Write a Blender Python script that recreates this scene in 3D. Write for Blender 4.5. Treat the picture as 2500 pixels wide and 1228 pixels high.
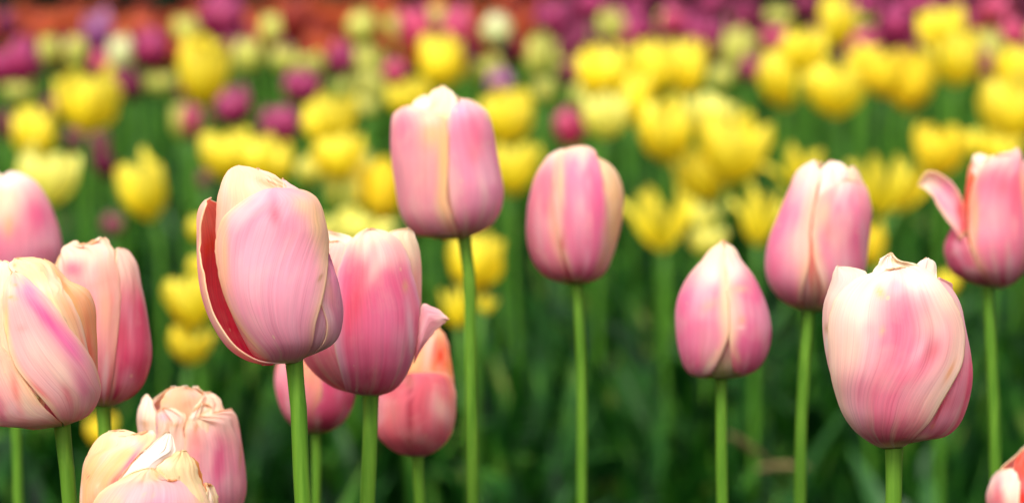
import bpy, math, random
import numpy as np
from mathutils import Vector, Matrix, noise

for o in list(bpy.data.objects):
    bpy.data.objects.remove(o)
S = bpy.context.scene
COL = S.collection
# ------------------------------------------------------------------ camera
F = 6944.0                      # focal length in pixels of the 2500 px wide photograph (100 mm on 36 mm)
PITCH = math.radians(6.62)
CAMH = 0.75
cam = bpy.data.cameras.new('camera')
camo = bpy.data.objects.new('camera', cam)
COL.objects.link(camo)
camo.location = (0, 0, CAMH)
camo.rotation_euler = (math.pi/2 - PITCH, 0, 0)
cam.sensor_width = 36
cam.lens = 36*F/2500
cam.clip_start = 0.02
cam.clip_end = 500
cam.dof.use_dof = True
cam.dof.focus_distance = 0.985
cam.dof.aperture_fstop = 9.7
S.camera = camo
# ------------------------------------------------------------------ sky and sun (soft overcast daylight)
SUN_EL, SUN_AZ = 57, -158       # azimuth: degrees clockwise from +Y; the sun stands behind the camera, to the left
W = bpy.data.worlds.new('World'); S.world = W; W.use_nodes = True
nt = W.node_tree
sky = nt.nodes.new('ShaderNodeTexSky')
sky.sky_type = 'NISHITA'; sky.sun_disc = False
sky.sun_elevation = math.radians(SUN_EL)
sky.sun_rotation = math.radians(SUN_AZ)
sky.dust_density = 4.0; sky.ozone_density = 0.6; sky.air_density = 1.0
bg = nt.nodes['Background']
cloud = nt.nodes.new('ShaderNodeHueSaturation')       # thin even cloud: a nearly white sky
cloud.inputs['Saturation'].default_value = 0.22
nt.links.new(sky.outputs[0], cloud.inputs['Color'])
nt.links.new(cloud.outputs[0], bg.inputs[0])
bg.inputs[1].default_value = 0.145
sun = bpy.data.lights.new('sun', 'SUN'); suno = bpy.data.objects.new('sun', sun); COL.objects.link(suno)
sun.energy = 1.5; sun.angle = math.radians(30); sun.color = (1.0, 0.94, 0.85)
a, e = math.radians(SUN_AZ), math.radians(SUN_EL)
sd = Vector((math.sin(a)*math.cos(e), math.cos(a)*math.cos(e), math.sin(e)))
suno.rotation_euler = sd.to_track_quat('Z', 'Y').to_euler()
suno.location = (0, 0, 6)
S.view_settings.view_transform = 'Standard'
S.view_settings.look = 'None'
S.view_settings.exposure = 1.0
S.view_settings.gamma = 1
S.view_settings.use_curve_mapping = False
S.cycles.use_denoising = True
S.cycles.max_bounces = 8
S.cycles.transmission_bounces = 6
S.cycles.diffuse_bounces = 5
random.seed(7); rng = np.random.RandomState(7)

# ------------------------------------------------------------------ helpers
RIGHT = Vector((1, 0, 0)); UP = Vector((0, math.sin(PITCH), math.cos(PITCH))); FWD = Vector((0, math.cos(PITCH), -math.sin(PITCH)))
CAM = Vector((0, 0, CAMH))
def unproj(px, py, d):
    return CAM + FWD*d + RIGHT*((px-1250)/F*d) + UP*((614-py)/F*d)
def lin(c):
    c = np.asarray(c, float)/255.0
    return np.where(c <= 0.04045, c/12.92, ((c+0.055)/1.055)**2.4)
def smooth(a, b, x):
    t = np.clip((np.asarray(x, float)-a)/(b-a), 0, 1)
    return t*t*(3-2*t)
def catmull(P, n):
    P = np.asarray(P, float)
    if len(P) == 2:
        t = np.linspace(0, 1, n)[:, None]
        return P[0]*(1-t)+P[1]*t
    Q = np.vstack([2*P[0]-P[1], P, 2*P[-1]-P[-2]])
    out = []
    for i in range(1, len(Q)-2):
        t = np.linspace(0, 1, 14, endpoint=False)[:, None]
        a, b, c, d = Q[i-1], Q[i], Q[i+1], Q[i+2]
        out.append(0.5*((2*b)+(-a+c)*t+(2*a-5*b+4*c-d)*t*t+(-a+3*b-3*c+d)*t**3))
    out.append(Q[-2][None])
    D = np.vstack(out)
    s = np.r_[0, np.cumsum(np.hypot(*np.diff(D, axis=0).T))]
    s /= s[-1]
    v = np.linspace(0, 1, n)
    return np.c_[np.interp(v, s, D[:, 0]), np.interp(v, s, D[:, 1])]
def tagit(o, label=None, cat=None, group=None, kind=None):
    if label: o['label'] = label
    if cat: o['category'] = cat
    if group: o['group'] = group
    if kind: o['kind'] = kind
    return o
def empty(name, loc):
    o = bpy.data.objects.new(name, None); COL.objects.link(o); o.location = loc
    o.empty_display_size = 0.02
    return o
def link(name, me, parent=None, loc=None):
    o = bpy.data.objects.new(name, me); COL.objects.link(o)
    if parent: o.parent = parent
    if loc is not None: o.location = loc
    return o
def grid_mesh(name, V, nu, nv, mats, uv=True, attrs=None):
    """V: (nv*nu,3) rows of v"""
    me = bpy.data.meshes.new(name)
    i = np.arange(nu-1)[None, :] + np.arange(nv-1)[:, None]*nu
    i = i.ravel()
    Fc = np.c_[i, i+1, i+1+nu, i+nu]
    me.from_pydata(V.tolist(), [], Fc.tolist())
    for m in mats: me.materials.append(m)
    me.polygons.foreach_set('use_smooth', [True]*len(me.polygons))
    if uv:
        u = np.tile(np.linspace(0, 1, nu), nv); v = np.repeat(np.linspace(0, 1, nv), nu)
        l = me.uv_layers.new(name='UVMap')
        idx = Fc.ravel()
        l.data.foreach_set('uv', np.c_[u[idx], v[idx]].ravel())
    for k, C in (attrs or {}).items():
        at = me.attributes.new(k, 'FLOAT_COLOR', 'POINT')
        at.data.foreach_set('color', np.c_[C, np.ones(len(C))].ravel())
    me.update()
    return me
def tube_mesh(name, P, Rr, mat, n=12):
    P = [Vector(p) for p in P]
    V = []
    for i, p in enumerate(P):
        t = (P[min(i+1, len(P)-1)]-P[max(i-1, 0)]).normalized()
        x = t.orthogonal().normalized() if i == 0 else (px - t*px.dot(t)).normalized()
        px = x; y = t.cross(x)
        for k in range(n):
            a = 2*math.pi*k/n
            V.append(p + (x*math.cos(a)+y*math.sin(a))*Rr[i])
    me = bpy.data.meshes.new(name)
    Fc = []
    for i in range(len(P)-1):
        for k in range(n):
            Fc.append((i*n+k, i*n+(k+1) % n, (i+1)*n+(k+1) % n, (i+1)*n+k))
    Fc.append(tuple(range(n))[::-1]); Fc.append(tuple((len(P)-1)*n+k for k in range(n)))
    me.from_pydata([v[:] for v in V], [], Fc)
    me.polygons.foreach_set('use_smooth', [True]*len(me.polygons))
    me.materials.append(mat)
    return me

# ------------------------------------------------------------------ materials
def newmat(name):
    m = bpy.data.materials.new(name); m.use_nodes = True
    t = m.node_tree; t.nodes.clear()
    return m, t, t.nodes.new('ShaderNodeOutputMaterial')
def N(t, typ, **kw):
    n = t.nodes.new(typ)
    for k, v in kw.items(): setattr(n, k, v)
    return n
def finish(t, out, col, rough, trans, bump=None, spec=0.35, sheen=0.0, tcol=None):
    p = N(t, 'ShaderNodeBsdfPrincipled')
    p.inputs['Roughness'].default_value = rough
    p.inputs['Specular IOR Level'].default_value = spec
    p.inputs['Sheen Weight'].default_value = sheen
    tr = N(t, 'ShaderNodeBsdfTranslucent')
    mx = N(t, 'ShaderNodeMixShader'); mx.inputs[0].default_value = trans
    t.links.new(col, p.inputs['Base Color'])
    t.links.new(tcol or col, tr.inputs['Color'])
    if bump:
        t.links.new(bump, p.inputs['Normal']); t.links.new(bump, tr.inputs['Normal'])
    t.links.new(p.outputs[0], mx.inputs[1]); t.links.new(tr.outputs[0], mx.inputs[2])
    t.links.new(mx.outputs[0], out.inputs[0])
def petal_mat(name, attr, trans=0.3):
    m, t, out = newmat(name)
    at = N(t, 'ShaderNodeAttribute', attribute_name=attr)
    uv = N(t, 'ShaderNodeUVMap')
    oi = N(t, 'ShaderNodeObjectInfo')
    def streak(sx, sy, detail, off):
        mp = N(t, 'ShaderNodeMapping'); mp.inputs['Scale'].default_value = (sx, sy, 1)
        mp.inputs['Location'].default_value = (off, 0, 0)
        ns = N(t, 'ShaderNodeTexNoise', noise_dimensions='4D')
        ns.inputs['Scale'].default_value = 1; ns.inputs['Detail'].default_value = detail
        mul = N(t, 'ShaderNodeMath', operation='MULTIPLY'); mul.inputs[1].default_value = 37.0
        t.links.new(oi.outputs['Random'], mul.inputs[0]); t.links.new(mul.outputs[0], ns.inputs['W'])
        t.links.new(uv.outputs[0], mp.inputs[0]); t.links.new(mp.outputs[0], ns.inputs['Vector'])
        return ns.outputs['Fac']
    fine = streak(75, 3.0, 3, 0)
    mid = streak(17, 2.2, 4, 5)
    blot = streak(5, 5, 5, 9)
    def rng_(src, a, b, c, d):
        r = N(t, 'ShaderNodeMapRange'); t.links.new(src, r.inputs[0])
        for i, v in enumerate((a, b, c, d)): r.inputs[i+1].default_value = v
        return r.outputs[0]
    # fine veins a little lighter / darker
    hs = N(t, 'ShaderNodeHueSaturation')
    t.links.new(at.outputs['Color'], hs.inputs['Color'])
    t.links.new(rng_(fine, .3, .7, .90, 1.07), hs.inputs['Value'])
    t.links.new(rng_(mid, .3, .7, .95, 1.06), hs.inputs['Saturation'])
    mix = N(t, 'ShaderNodeMix', data_type='RGBA')
    t.links.new(rng_(blot, .52, .78, 0, .28), mix.inputs[0])
    t.links.new(hs.outputs[0], mix.inputs[6]); mix.inputs[7].default_value = (*lin((250, 228, 205)), 1)
    # fine darker veins rising from the base, and small specks
    vein = streak(150, 1.3, 2, 21)
    sp = N(t, 'ShaderNodeSeparateXYZ'); t.links.new(uv.outputs[0], sp.inputs[0])
    fade = rng_(sp.outputs['Y'], .05, .9, .55, .10)
    mv = N(t, 'ShaderNodeMath', operation='MULTIPLY')
    t.links.new(rng_(vein, .56, .66, 0, 1), mv.inputs[0]); t.links.new(fade, mv.inputs[1])
    dark = N(t, 'ShaderNodeMix', data_type='RGBA', blend_type='MULTIPLY')
    t.links.new(mv.outputs[0], dark.inputs[0]); t.links.new(mix.outputs[2], dark.inputs[6]); dark.inputs[7].default_value = (.78, .50, .60, 1)
    vo = N(t, 'ShaderNodeTexVoronoi', voronoi_dimensions='4D'); vo.inputs['Scale'].default_value = 13
    ow = N(t, 'ShaderNodeMath', operation='MULTIPLY'); ow.inputs[1].default_value = 91.0
    t.links.new(oi.outputs['Random'], ow.inputs[0]); t.links.new(ow.outputs[0], vo.inputs['W'])
    t.links.new(uv.outputs[0], vo.inputs['Vector'])
    sc_ = N(t, 'ShaderNodeSeparateColor'); t.links.new(vo.outputs['Color'], sc_.inputs[0])
    sel = rng_(sc_.outputs[0], .72, .8, 0, .16)
    ls = N(t, 'ShaderNodeMath', operation='LESS_THAN'); t.links.new(vo.outputs['Distance'], ls.inputs[0]); t.links.new(sel, ls.inputs[1])
    half = N(t, 'ShaderNodeMath', operation='MULTIPLY'); half.inputs[1].default_value = .55; t.links.new(ls.outputs[0], half.inputs[0])
    spk = N(t, 'ShaderNodeMix', data_type='RGBA'); t.links.new(half.outputs[0], spk.inputs[0])
    t.links.new(dark.outputs[2], spk.inputs[6]); spk.inputs[7].default_value = (*lin((240, 214, 170)), 1)
    mix = spk
    bm = N(t, 'ShaderNodeBump'); bm.inputs['Strength'].default_value = 0.2; bm.inputs['Distance'].default_value = 0.0006
    add = N(t, 'ShaderNodeMath', operation='ADD')
    t.links.new(fine, add.inputs[0]); t.links.new(mid, add.inputs[1]); t.links.new(add.outputs[0], bm.inputs['Height'])
    finish(t, out, mix.outputs[2], 0.62, trans, bm.outputs[0], spec=0.2, sheen=0.1)
    return m
M_OUT = petal_mat('petal_outside', 'pigment', 0.46)
M_IN = petal_mat('petal_inside', 'inside', 0.6)

def green_mat(name, c1, c2, rough=.45, trans=.0, sx=60, sz=6, spec=.4, pale=None):
    m, t, out = newmat(name)
    tc = N(t, 'ShaderNodeTexCoord'); oi = N(t, 'ShaderNodeObjectInfo')
    mp = N(t, 'ShaderNodeMapping'); mp.inputs['Scale'].default_value = (sx, sx, sz)
    t.links.new(tc.outputs['Object'], mp.inputs[0]); t.links.new(oi.outputs['Location'], mp.inputs['Location'])
    ns = N(t, 'ShaderNodeTexNoise'); ns.inputs['Scale'].default_value = 1; ns.inputs['Detail'].default_value = 5
    t.links.new(mp.outputs[0], ns.inputs['Vector'])
    mx = N(t, 'ShaderNodeMix', data_type='RGBA')
    r = N(t, 'ShaderNodeMapRange'); t.links.new(ns.outputs['Fac'], r.inputs[0]); r.inputs[1].default_value = .3; r.inputs[2].default_value = .7
    t.links.new(r.outputs[0], mx.inputs[0])
    mx.inputs[6].default_value = (*lin(c1), 1); mx.inputs[7].default_value = (*lin(c2), 1)
    bm = N(t, 'ShaderNodeBump'); bm.inputs['Strength'].default_value = .25; bm.inputs['Distance'].default_value = .0005
    t.links.new(ns.outputs['Fac'], bm.inputs['Height'])
    finish(t, out, mx.outputs[2], rough, trans, bm.outputs[0], spec)
    return m
M_STEM = green_mat('stem_green', (68, 112, 20), (100, 142, 38), .6, .15, 420, 9, .22)
M_BSTEM = green_mat('bed_stem_green', (56, 108, 16), (84, 136, 30), .5, .15, 80, 8)
M_LEAF = green_mat('leaf_green', (14, 60, 10), (42, 96, 20), .45, .3, 50, 5, .25)
M_LEAF2 = green_mat('leaf_bluegreen', (18, 66, 20), (52, 98, 38), .45, .25, 50, 5, .3)
def fol_mat():
    m, t, out = newmat('foliage_green')
    tc = N(t, 'ShaderNodeTexCoord')
    def nz(sc, det):
        mp = N(t, 'ShaderNodeMapping'); mp.inputs['Scale'].default_value = sc
        t.links.new(tc.outputs['Object'], mp.inputs[0])
        n = N(t, 'ShaderNodeTexNoise'); n.inputs['Scale'].default_value = 1; n.inputs['Detail'].default_value = det
        t.links.new(mp.outputs[0], n.inputs['Vector']); return n.outputs['Fac']
    A, B = nz((7, 7, 5), 2), nz((45, 45, 14), 3)
    ad = N(t, 'ShaderNodeMath', operation='ADD'); t.links.new(A, ad.inputs[0]); t.links.new(B, ad.inputs[1])
    hf = N(t, 'ShaderNodeMath', operation='MULTIPLY'); hf.inputs[1].default_value = .5; t.links.new(ad.outputs[0], hf.inputs[0])
    cr = N(t, 'ShaderNodeValToRGB'); t.links.new(hf.outputs[0], cr.inputs[0]); el = cr.color_ramp.elements
    el[0].position = .38; el[0].color = (*lin((4, 24, 8)), 1)
    el[1].position = .68; el[1].color = (*lin((122, 130, 62)), 1)
    for p_, c_ in ((.46, (8, 46, 8)), (.53, (24, 74, 14)), (.60, (60, 108, 26))):
        e_ = el.new(p_); e_.color = (*lin(c_), 1)
    finish(t, out, cr.outputs[0], .55, .3, None, .15)
    return m
M_FOL = fol_mat()
M_DRY = green_mat('dry_leaf', (96, 84, 48), (140, 118, 74), .7, .2, 60, 12)
M_SOIL = green_mat('soil', (38, 30, 20), (62, 50, 34), .95, 0, 30, 30, .1)
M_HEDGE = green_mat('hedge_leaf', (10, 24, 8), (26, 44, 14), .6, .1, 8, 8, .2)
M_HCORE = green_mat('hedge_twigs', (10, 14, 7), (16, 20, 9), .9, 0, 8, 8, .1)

def head_mat(name, base, mid, tip, trans=.35, var=.05):
    m, t, out = newmat(name)
    uv = N(t, 'ShaderNodeUVMap'); sp = N(t, 'ShaderNodeSeparateXYZ'); oi = N(t, 'ShaderNodeObjectInfo')
    t.links.new(uv.outputs[0], sp.inputs[0])
    mp = N(t, 'ShaderNodeMapping'); mp.inputs['Scale'].default_value = (9, 1.6, 1)
    t.links.new(uv.outputs[0], mp.inputs[0])
    ns = N(t, 'ShaderNodeTexNoise', noise_dimensions='4D'); ns.inputs['Scale'].default_value = 1; ns.inputs['Detail'].default_value = 3
    ml = N(t, 'ShaderNodeMath', operation='MULTIPLY'); ml.inputs[1].default_value = 50
    t.links.new(oi.outputs['Random'], ml.inputs[0]); t.links.new(ml.outputs[0], ns.inputs['W'])
    t.links.new(mp.outputs[0], ns.inputs['Vector'])
    ad = N(t, 'ShaderNodeMath', operation='MULTIPLY_ADD'); ad.inputs[1].default_value = .5
    t.links.new(ns.outputs['Fac'], ad.inputs[0]); t.links.new(sp.outputs['Y'], ad.inputs[2])
    sb = N(t, 'ShaderNodeMath', operation='SUBTRACT'); sb.inputs[1].default_value = .25
    t.links.new(ad.outputs[0], sb.inputs[0])
    cr = N(t, 'ShaderNodeValToRGB'); t.links.new(sb.outputs[0], cr.inputs[0])
    el = cr.color_ramp.elements
    el[0].position = .02; el[0].color = (*lin(base), 1)
    el[1].position = 1.0; el[1].color = (*lin(tip), 1)
    q = el.new(.4); q.color = (*lin(mid), 1)
    hs = N(t, 'ShaderNodeHueSaturation')
    mr = N(t, 'ShaderNodeMapRange'); t.links.new(oi.outputs['Random'], mr.inputs[0]); mr.inputs[3].default_value = 1-var*2; mr.inputs[4].default_value = 1+var
    t.links.new(mr.outputs[0], hs.inputs['Value']); t.links.new(cr.outputs[0], hs.inputs['Color'])
    finish(t, out, hs.outputs[0], .5, trans, None, .3)
    return m
HM = {
 'yellow': head_mat('yellow_petal', (224, 200, 38), (250, 226, 34), (254, 238, 84), .42, .09),
 'lemon': head_mat('lemon_petal', (214, 210, 78), (246, 236, 100), (250, 244, 134), .42, .08),
 'amber': head_mat('amber_petal', (214, 182, 34), (244, 214, 34), (250, 226, 60), .42),
 'cream': head_mat('cream_petal', (130, 152, 54), (206, 204, 84), (222, 218, 120), .35),
 'ivory': head_mat('ivory_petal', (150, 172, 84), (212, 216, 138), (238, 236, 190), .3),
 'magenta': head_mat('magenta_petal', (98, 10, 46), (150, 24, 72), (182, 74, 124), .3, .1),
 'plum': head_mat('plum_petal', (66, 6, 30), (104, 14, 48), (140, 46, 86), .25, .1),
 'rose': head_mat('rose_petal', (168, 30, 66), (196, 50, 88), (214, 100, 136), .3, .08),
 'lilac': head_mat('lilac_petal', (120, 40, 110), (150, 70, 130), (190, 130, 168), .3, .06),
 'dusky': head_mat('dusky_petal', (84, 30, 42), (118, 44, 58), (150, 86, 98), .25, .1),
 'orange': head_mat('orange_petal', (128, 34, 14), (178, 62, 26), (198, 92, 44), .35, .15),
 'scarlet': head_mat('scarlet_petal', (106, 22, 18), (146, 38, 30), (166, 66, 48), .35, .15),
}

# ------------------------------------------------------------------ ground, foliage, hedge
def ground():
    xs = np.r_[np.linspace(-60, -6, 8), np.linspace(-5, 5, 41), np.linspace(6, 60, 8)]
    ys = np.r_[np.linspace(-20, 0, 6), np.linspace(.3, 12, 60), np.linspace(13, 120, 14)]
    V = np.array([[x, y, 0.012*noise.noise(Vector((x*3, y*3, 0))) if abs(x) < 5.5 and 0 < y < 12 else 0] for y in ys for x in xs])
    me = grid_mesh('ground', V, len(xs), len(ys), [M_SOIL], uv=False)
    return link('ground', me)
tagit(ground(), 'bare dark soil of the flower bed under the tulips', kind='structure')

def blade(base, ang, L, w, lean, droop, nu=3, nv=7, fold=.25):
    """leaf blade as rows of nu points"""
    pts = []
    ca, sa = math.cos(ang), math.sin(ang)
    for j in range(nv):
        v = j/(nv-1)
        out = lean*L*v + droop*L*v**3
        z = L*(v - .18*lean*v*v - .5*droop*v**3)
        ww = w*(math.sin(math.pi*min(.999, .08+.92*v)**.8)**.75) if v < 1 else w*.03
        for i in range(nu):
            s = i/(nu-1)*2-1
            pts.append((base[0]+ca*out - sa*s*ww/2 + ca*abs(s)*ww*-fold, base[1]+sa*out + ca*s*ww/2 + sa*abs(s)*ww*-fold, base[2]+z))
    return pts
def blades_mesh(name, specs, mat, nu=3, nv=7):
    V = []; Fc = []
    for sp in specs:
        o = len(V); V += blade(*sp, nu=nu, nv=nv)
        for j in range(nv-1):
            for i in range(nu-1):
                a = o+j*nu+i; Fc.append((a, a+1, a+1+nu, a+nu))
    me = bpy.data.meshes.new(name); me.from_pydata(V, [], Fc)
    me.polygons.foreach_set('use_smooth', [True]*len(me.polygons)); me.materials.append(mat)
    return me
def fill_foliage():
    sp = []
    y = 0.55
    while y < 9.3:
        step = .062 if y < 5 else .08
        half = .18*y*1.25+.35
        x = -half
        while x < half:
            bx = x+random.uniform(-.03, .03); by = y+random.uniform(-.03, .03)
            n = random.choice((2, 3, 3)) if y < 6 else 2
            hmax = .285 + .15*noise.noise(Vector((bx*3.1, by*2.3, 3.3)))
            for k in range(n):
                L = hmax*random.uniform(.6, 1.15)
                if random.random() < .25:      # shorter, broader, bent leaves break up the upright blades
                    sp.append(((bx, by, hmax*random.uniform(.2, .7)), random.uniform(0, 6.28), random.uniform(.06, .13), random.uniform(.015, .04), random.uniform(.4, 1.2), random.uniform(.2, .9)))
                sp.append(((bx, by, -.005), random.uniform(0, 6.28), L, random.uniform(.012, .032), random.uniform(.03, .3), random.uniform(0, .2)))
            x += step
        y += step
    return sp
_f = fill_foliage()
tagit(link('tulip_foliage', blades_mesh('tulip_foliage', _f, M_FOL)), 'dense mass of green tulip leaves filling the bed between the stems', 'foliage', kind='stuff')

def hedge():
    r = empty('hedge', (0, 10.6, 0))
    tagit(r, 'dark shrub hedge behind the orange tulips along the top edge', 'hedge')
    # core: lumpy body; leaf clumps over it
    nx, nz = 60, 12
    V = []
    for j in range(nz*2):
        t = j/(nz*2-1)*math.pi
        for i in range(nx):
            x = -6+12*i/(nx-1)
            r_ = 1+.12*noise.noise(Vector((x*1.4, t*2, 1)))
            V.append((x, -.55*math.cos(t)*r_, 1.9*max(0, math.sin(t))**.6*r_))
    link('hedge_body', grid_mesh('hedge_body', np.array(V), nx, nz*2, [M_HCORE], uv=False), r)
    LV, LF = [], []
    for k in range(16000):
        x = random.uniform(-6, 6); t = random.uniform(.0, 2.2)
        r_ = 1+.12*noise.noise(Vector((x*1.4, t*2, 1)))+random.uniform(-.03, .12)
        p = Vector((x, -.55*math.cos(t)*r_, 1.9*max(0, math.sin(t))**.6*r_+.02))
        d = Vector((random.gauss(0, 1), random.gauss(0, 1), random.gauss(0, 1))).normalized()
        e1 = d.orthogonal().normalized(); s = random.uniform(.03, .06)
        o = len(LV)
        LV += [(p-d*s)[:], (p+e1*s*.45)[:], (p+d*s)[:], (p-e1*s*.45)[:]]
        LF.append((o, o+1, o+2, o+3))
    me = bpy.data.meshes.new('hedge_leaves'); me.from_pydata(LV, [], LF); me.materials.append(M_HEDGE)
    h = link('leaves', me, r); h['kind'] = 'stuff'
hedge()

def leaf_variant(seed):
    rs = random.Random(seed)
    return blades_mesh('leaf', [((0, 0, 0), 0, 1.0, rs.uniform(.13, .19), rs.uniform(.18, .4), rs.uniform(.0, .3), .25)] if False else
                       [((0, 0, 0), 0, 1.0, rs.uniform(.12, .18), rs.uniform(.15, .35), rs.uniform(.0, .28))], [M_LEAF, M_LEAF2][seed % 2], 5, 11)
LEAVES = [leaf_variant(i) for i in range(6)]
def add_leaves(root, n, rs, Lmin=.24, Lmax=.33):
    for k in range(n):
        lf = link('leaf', LEAVES[rs.randrange(6)], root, (0, 0, 0))
        L = rs.uniform(Lmin, Lmax)
        lf.scale = (L, L, L); lf.rotation_euler = (0, 0, rs.uniform(0, 6.28))

# ------------------------------------------------------------------ pink tulips (close, built petal by petal)
PK=(242,138,174); LP=(246,178,200); CR=(250,222,180); PE=(250,200,158); WH=(253,242,228); RO=(222,98,128)
DR=(196,70,104); RD=(228,28,46); OR=(240,84,44); YC=(246,224,158); LV=(238,202,220); BR=(188,136,84); SA=(238,138,120); GW=(214,206,176)
class Flower:
    def __init__(self, label, d, conv, SL, SR, stem, sw, group=None, seed=0, col=None, mm=1.0, nu=34, nv=46, leaves=3, back=True, backtop=.06, inner=True):
        self.d, self.seed, self.mm = d, seed, mm
        self.inner = inner
        self.nu, self.nv = nu, nv
        self.conv = (lambda x, y: (conv[0]+x/conv[2], conv[1]+y/conv[2])) if conv else (lambda x, y: (x, y))
        self.cs = conv[2] if conv else 1.0
        self.col = dict(c=PK, e=CR, ew=.35, t=WH, tw=.2, b=DR, bw=.22, i=(250,190,148), ib=(240,110,70))
        self.col.update(col or {})
        self.SL = self.C(SL); self.SR = self.C(SR)
        self.shell = self.mkshell(self.SL, self.SR)
        st = [self.conv(*p) for p in stem]
        self.bx, self.by = st[0]
        # root on the ground under the lowest traced stem point
        pts = [unproj(x, y, d) for x, y in st]
        low = pts[-1]; dirn = (pts[-1]-pts[-2]) if len(pts) > 1 else Vector((0, 0, -1))
        sl = max(-.12, min(.12, dirn.x/max(1e-4, -dirn.z)))
        g = Vector((low.x+sl*low.z*.55, low.y+.01*math.sin(seed*3), -0.005))
        self.root = empty('pink_tulip', (g.x, g.y, 0))
        tagit(self.root, label, 'tulip', group)
        yaw = -math.atan((self.bx-1250)/F)
        self.rot = Matrix.Rotation(yaw, 3, 'Z')
        self.rx = self.rot @ RIGHT; self.ry = self.rot @ FWD; self.rz = self.rot @ UP
        self.org = unproj(self.bx, self.by, d)
        m = [low*(1-t)+g*t + Vector((sl*low.z*.25*math.sin(math.pi*t)*.3, 0, 0)) for t in (.3, .65, 1)]
        top = pts[0] + (pts[0]-pts[1])*0 + Vector((0, 0, .004))
        path = [top]+pts[1:]+m
        zs = np.array([-p.z for p in path]); zz = np.r_[np.linspace(zs[0], zs[0]+.02, 6), np.linspace(zs[0]+.03, zs[-1], 44)]
        xs = np.interp(zz, zs, [p.x for p in path]); yy_ = np.interp(zz, zs, [p.y for p in path])
        k = np.array([1, 2, 3, 2, 1.])/9
        for _ in range(2):
            xs[2:-2] = np.convolve(xs, k, 'valid'); yy_[2:-2] = np.convolve(yy_, k, 'valid')
        xs = xs+.0016*np.sin((zz-zz[0])*16+seed)*smooth(0, .06, zz-zz[0])*smooth(zz[-1], zz[-1]-.2, zz)
        P = [Vector((x_, y_, -z_)) for x_, y_, z_ in zip(xs, yy_, zz)]
        r0 = sw/2/F*d
        rel = [p-self.root.location for p in P]
        rr = []
        for i, p in enumerate(P):
            dz = (P[0]-p).length
            rr.append(r0*(1+.28*math.exp(-dz/.005)+.12*min(1, dz/.3)+.05*noise.noise(Vector((dz*30, seed, 0)))))
        link('stem', tube_mesh('stem', rel, rr, M_STEM, 16), self.root)
        add_leaves(self.root, leaves, random.Random(seed+5))
        if back: self.backs(backtop)
    def C(self, pts):
        return np.array([self.conv(*p) for p in pts], float)
    def mkshell(self, L, R):
        L = catmull(L, 120); R = catmull(R, 120)
        iL = np.argsort(L[:, 1]); iR = np.argsort(R[:, 1])
        ys = np.linspace(min(L[:, 1].min(), R[:, 1].min()), max(L[:, 1].max(), R[:, 1].max()), 160)
        xl = np.interp(ys, L[iL, 1], L[iL, 0]); xr = np.interp(ys, R[iR, 1], R[iR, 0])
        k = np.ones(5)/5
        pad = lambda a: np.convolve(np.r_[a[0], a[0], a, a[-1], a[-1]], k, 'valid')
        xl, xr = pad(xl), pad(xr)
        return ys, (xl+xr)/2, np.maximum(1.5, (xr-xl)/2)
    def edge(self, pts, sh, n, back):
        P = catmull(self.C(pts), n)
        ys, cx, R = sh
        c = np.interp(P[:, 1], ys, cx); r = np.interp(P[:, 1], ys, R)
        th = np.arcsin(np.clip((P[:, 0]-c)/r, -1, 1))
        ok = r > .22*R.max()
        if ok.any():
            f = np.argmax(ok); th[:f] = th[f]
        k = np.ones(3)/3
        th = np.convolve(np.r_[th[0], th, th[-1]], k, 'valid')
        return P, th
    def petal(self, L, R, sh=None, lay=0, back=False, wl=0, wr=0, puff=.8, curl=.35, crease=.25, free=None, ruf=.5, jag=1.0, rs=1.0, ks=.92, label=None, bl=(), ibl=(), name='petal', folds=(), tp=6, **col):
        nu, nv = self.nu, self.nv
        sh = self.shell if sh is None else (self.mkshell(self.C(sh[0]), self.C(sh[1])))
        self.seed += 1; sd_ = self.seed*7.31
        c = dict(self.col); c.update(col)
        PL, tl = self.edge(L, sh, nv, back); PR, tr = self.edge(R, sh, nv, back)
        v = np.linspace(0, 1, nv)
        ys, cx, RR = sh
        pxmm = F/1000/self.d
        tap = 1-v**tp
        tl = tl-np.radians(wl)*tap; tr = tr+np.radians(wr)*tap
        S_ = np.linspace(0, 1, nu)
        X = np.zeros((nv, nu)); Y = np.zeros((nv, nu)); D = np.zeros((nv, nu))
        PXY = np.zeros((nv, nu, 2))
        for j in range(nv):
            s = .5-.5*np.cos(np.pi*S_) if free is None else S_
            s = .35*s+.65*S_
            y = PL[j, 1]*(1-s)+PR[j, 1]*s
            u = 2*s-1
            rel = smooth(0, .15, v[j])
            nz = np.array([noise.noise(Vector((q*1.3+sd_, v[j]*2.2, sd_))) for q in s])
            nz2 = np.array([noise.noise(Vector((q*5+sd_, v[j]*4, sd_+3))) for q in s])
            nz3 = np.array([noise.noise(Vector((q*11+sd_, v[j]*7, sd_+6))) for q in s])
            disp = puff*(1-u*u)*math.sin(math.pi*min(1, v[j]*.9+.05))*rel
            disp += .4*curl*np.abs(u)**5*smooth(.25, .8, v[j])
            disp -= crease*np.exp(-(u/.09)**2)*rel*(.4+.6*v[j])
            disp += rel*(.7*nz + ruf*smooth(.55, .9, v[j])*(1-.75*smooth(.93, 1, v[j]))*(1.3*nz2+.7*nz3) + .35*ruf*nz2*np.abs(u)**2 + .12*nz3)
            for (fs, fv, fr, amp) in folds:
                disp += amp*np.exp(-((s-fs)/fr)**2-((v[j]-fv)/(fr*1.6))**2)
            disp = (disp*self.mm + lay)*pxmm
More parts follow.
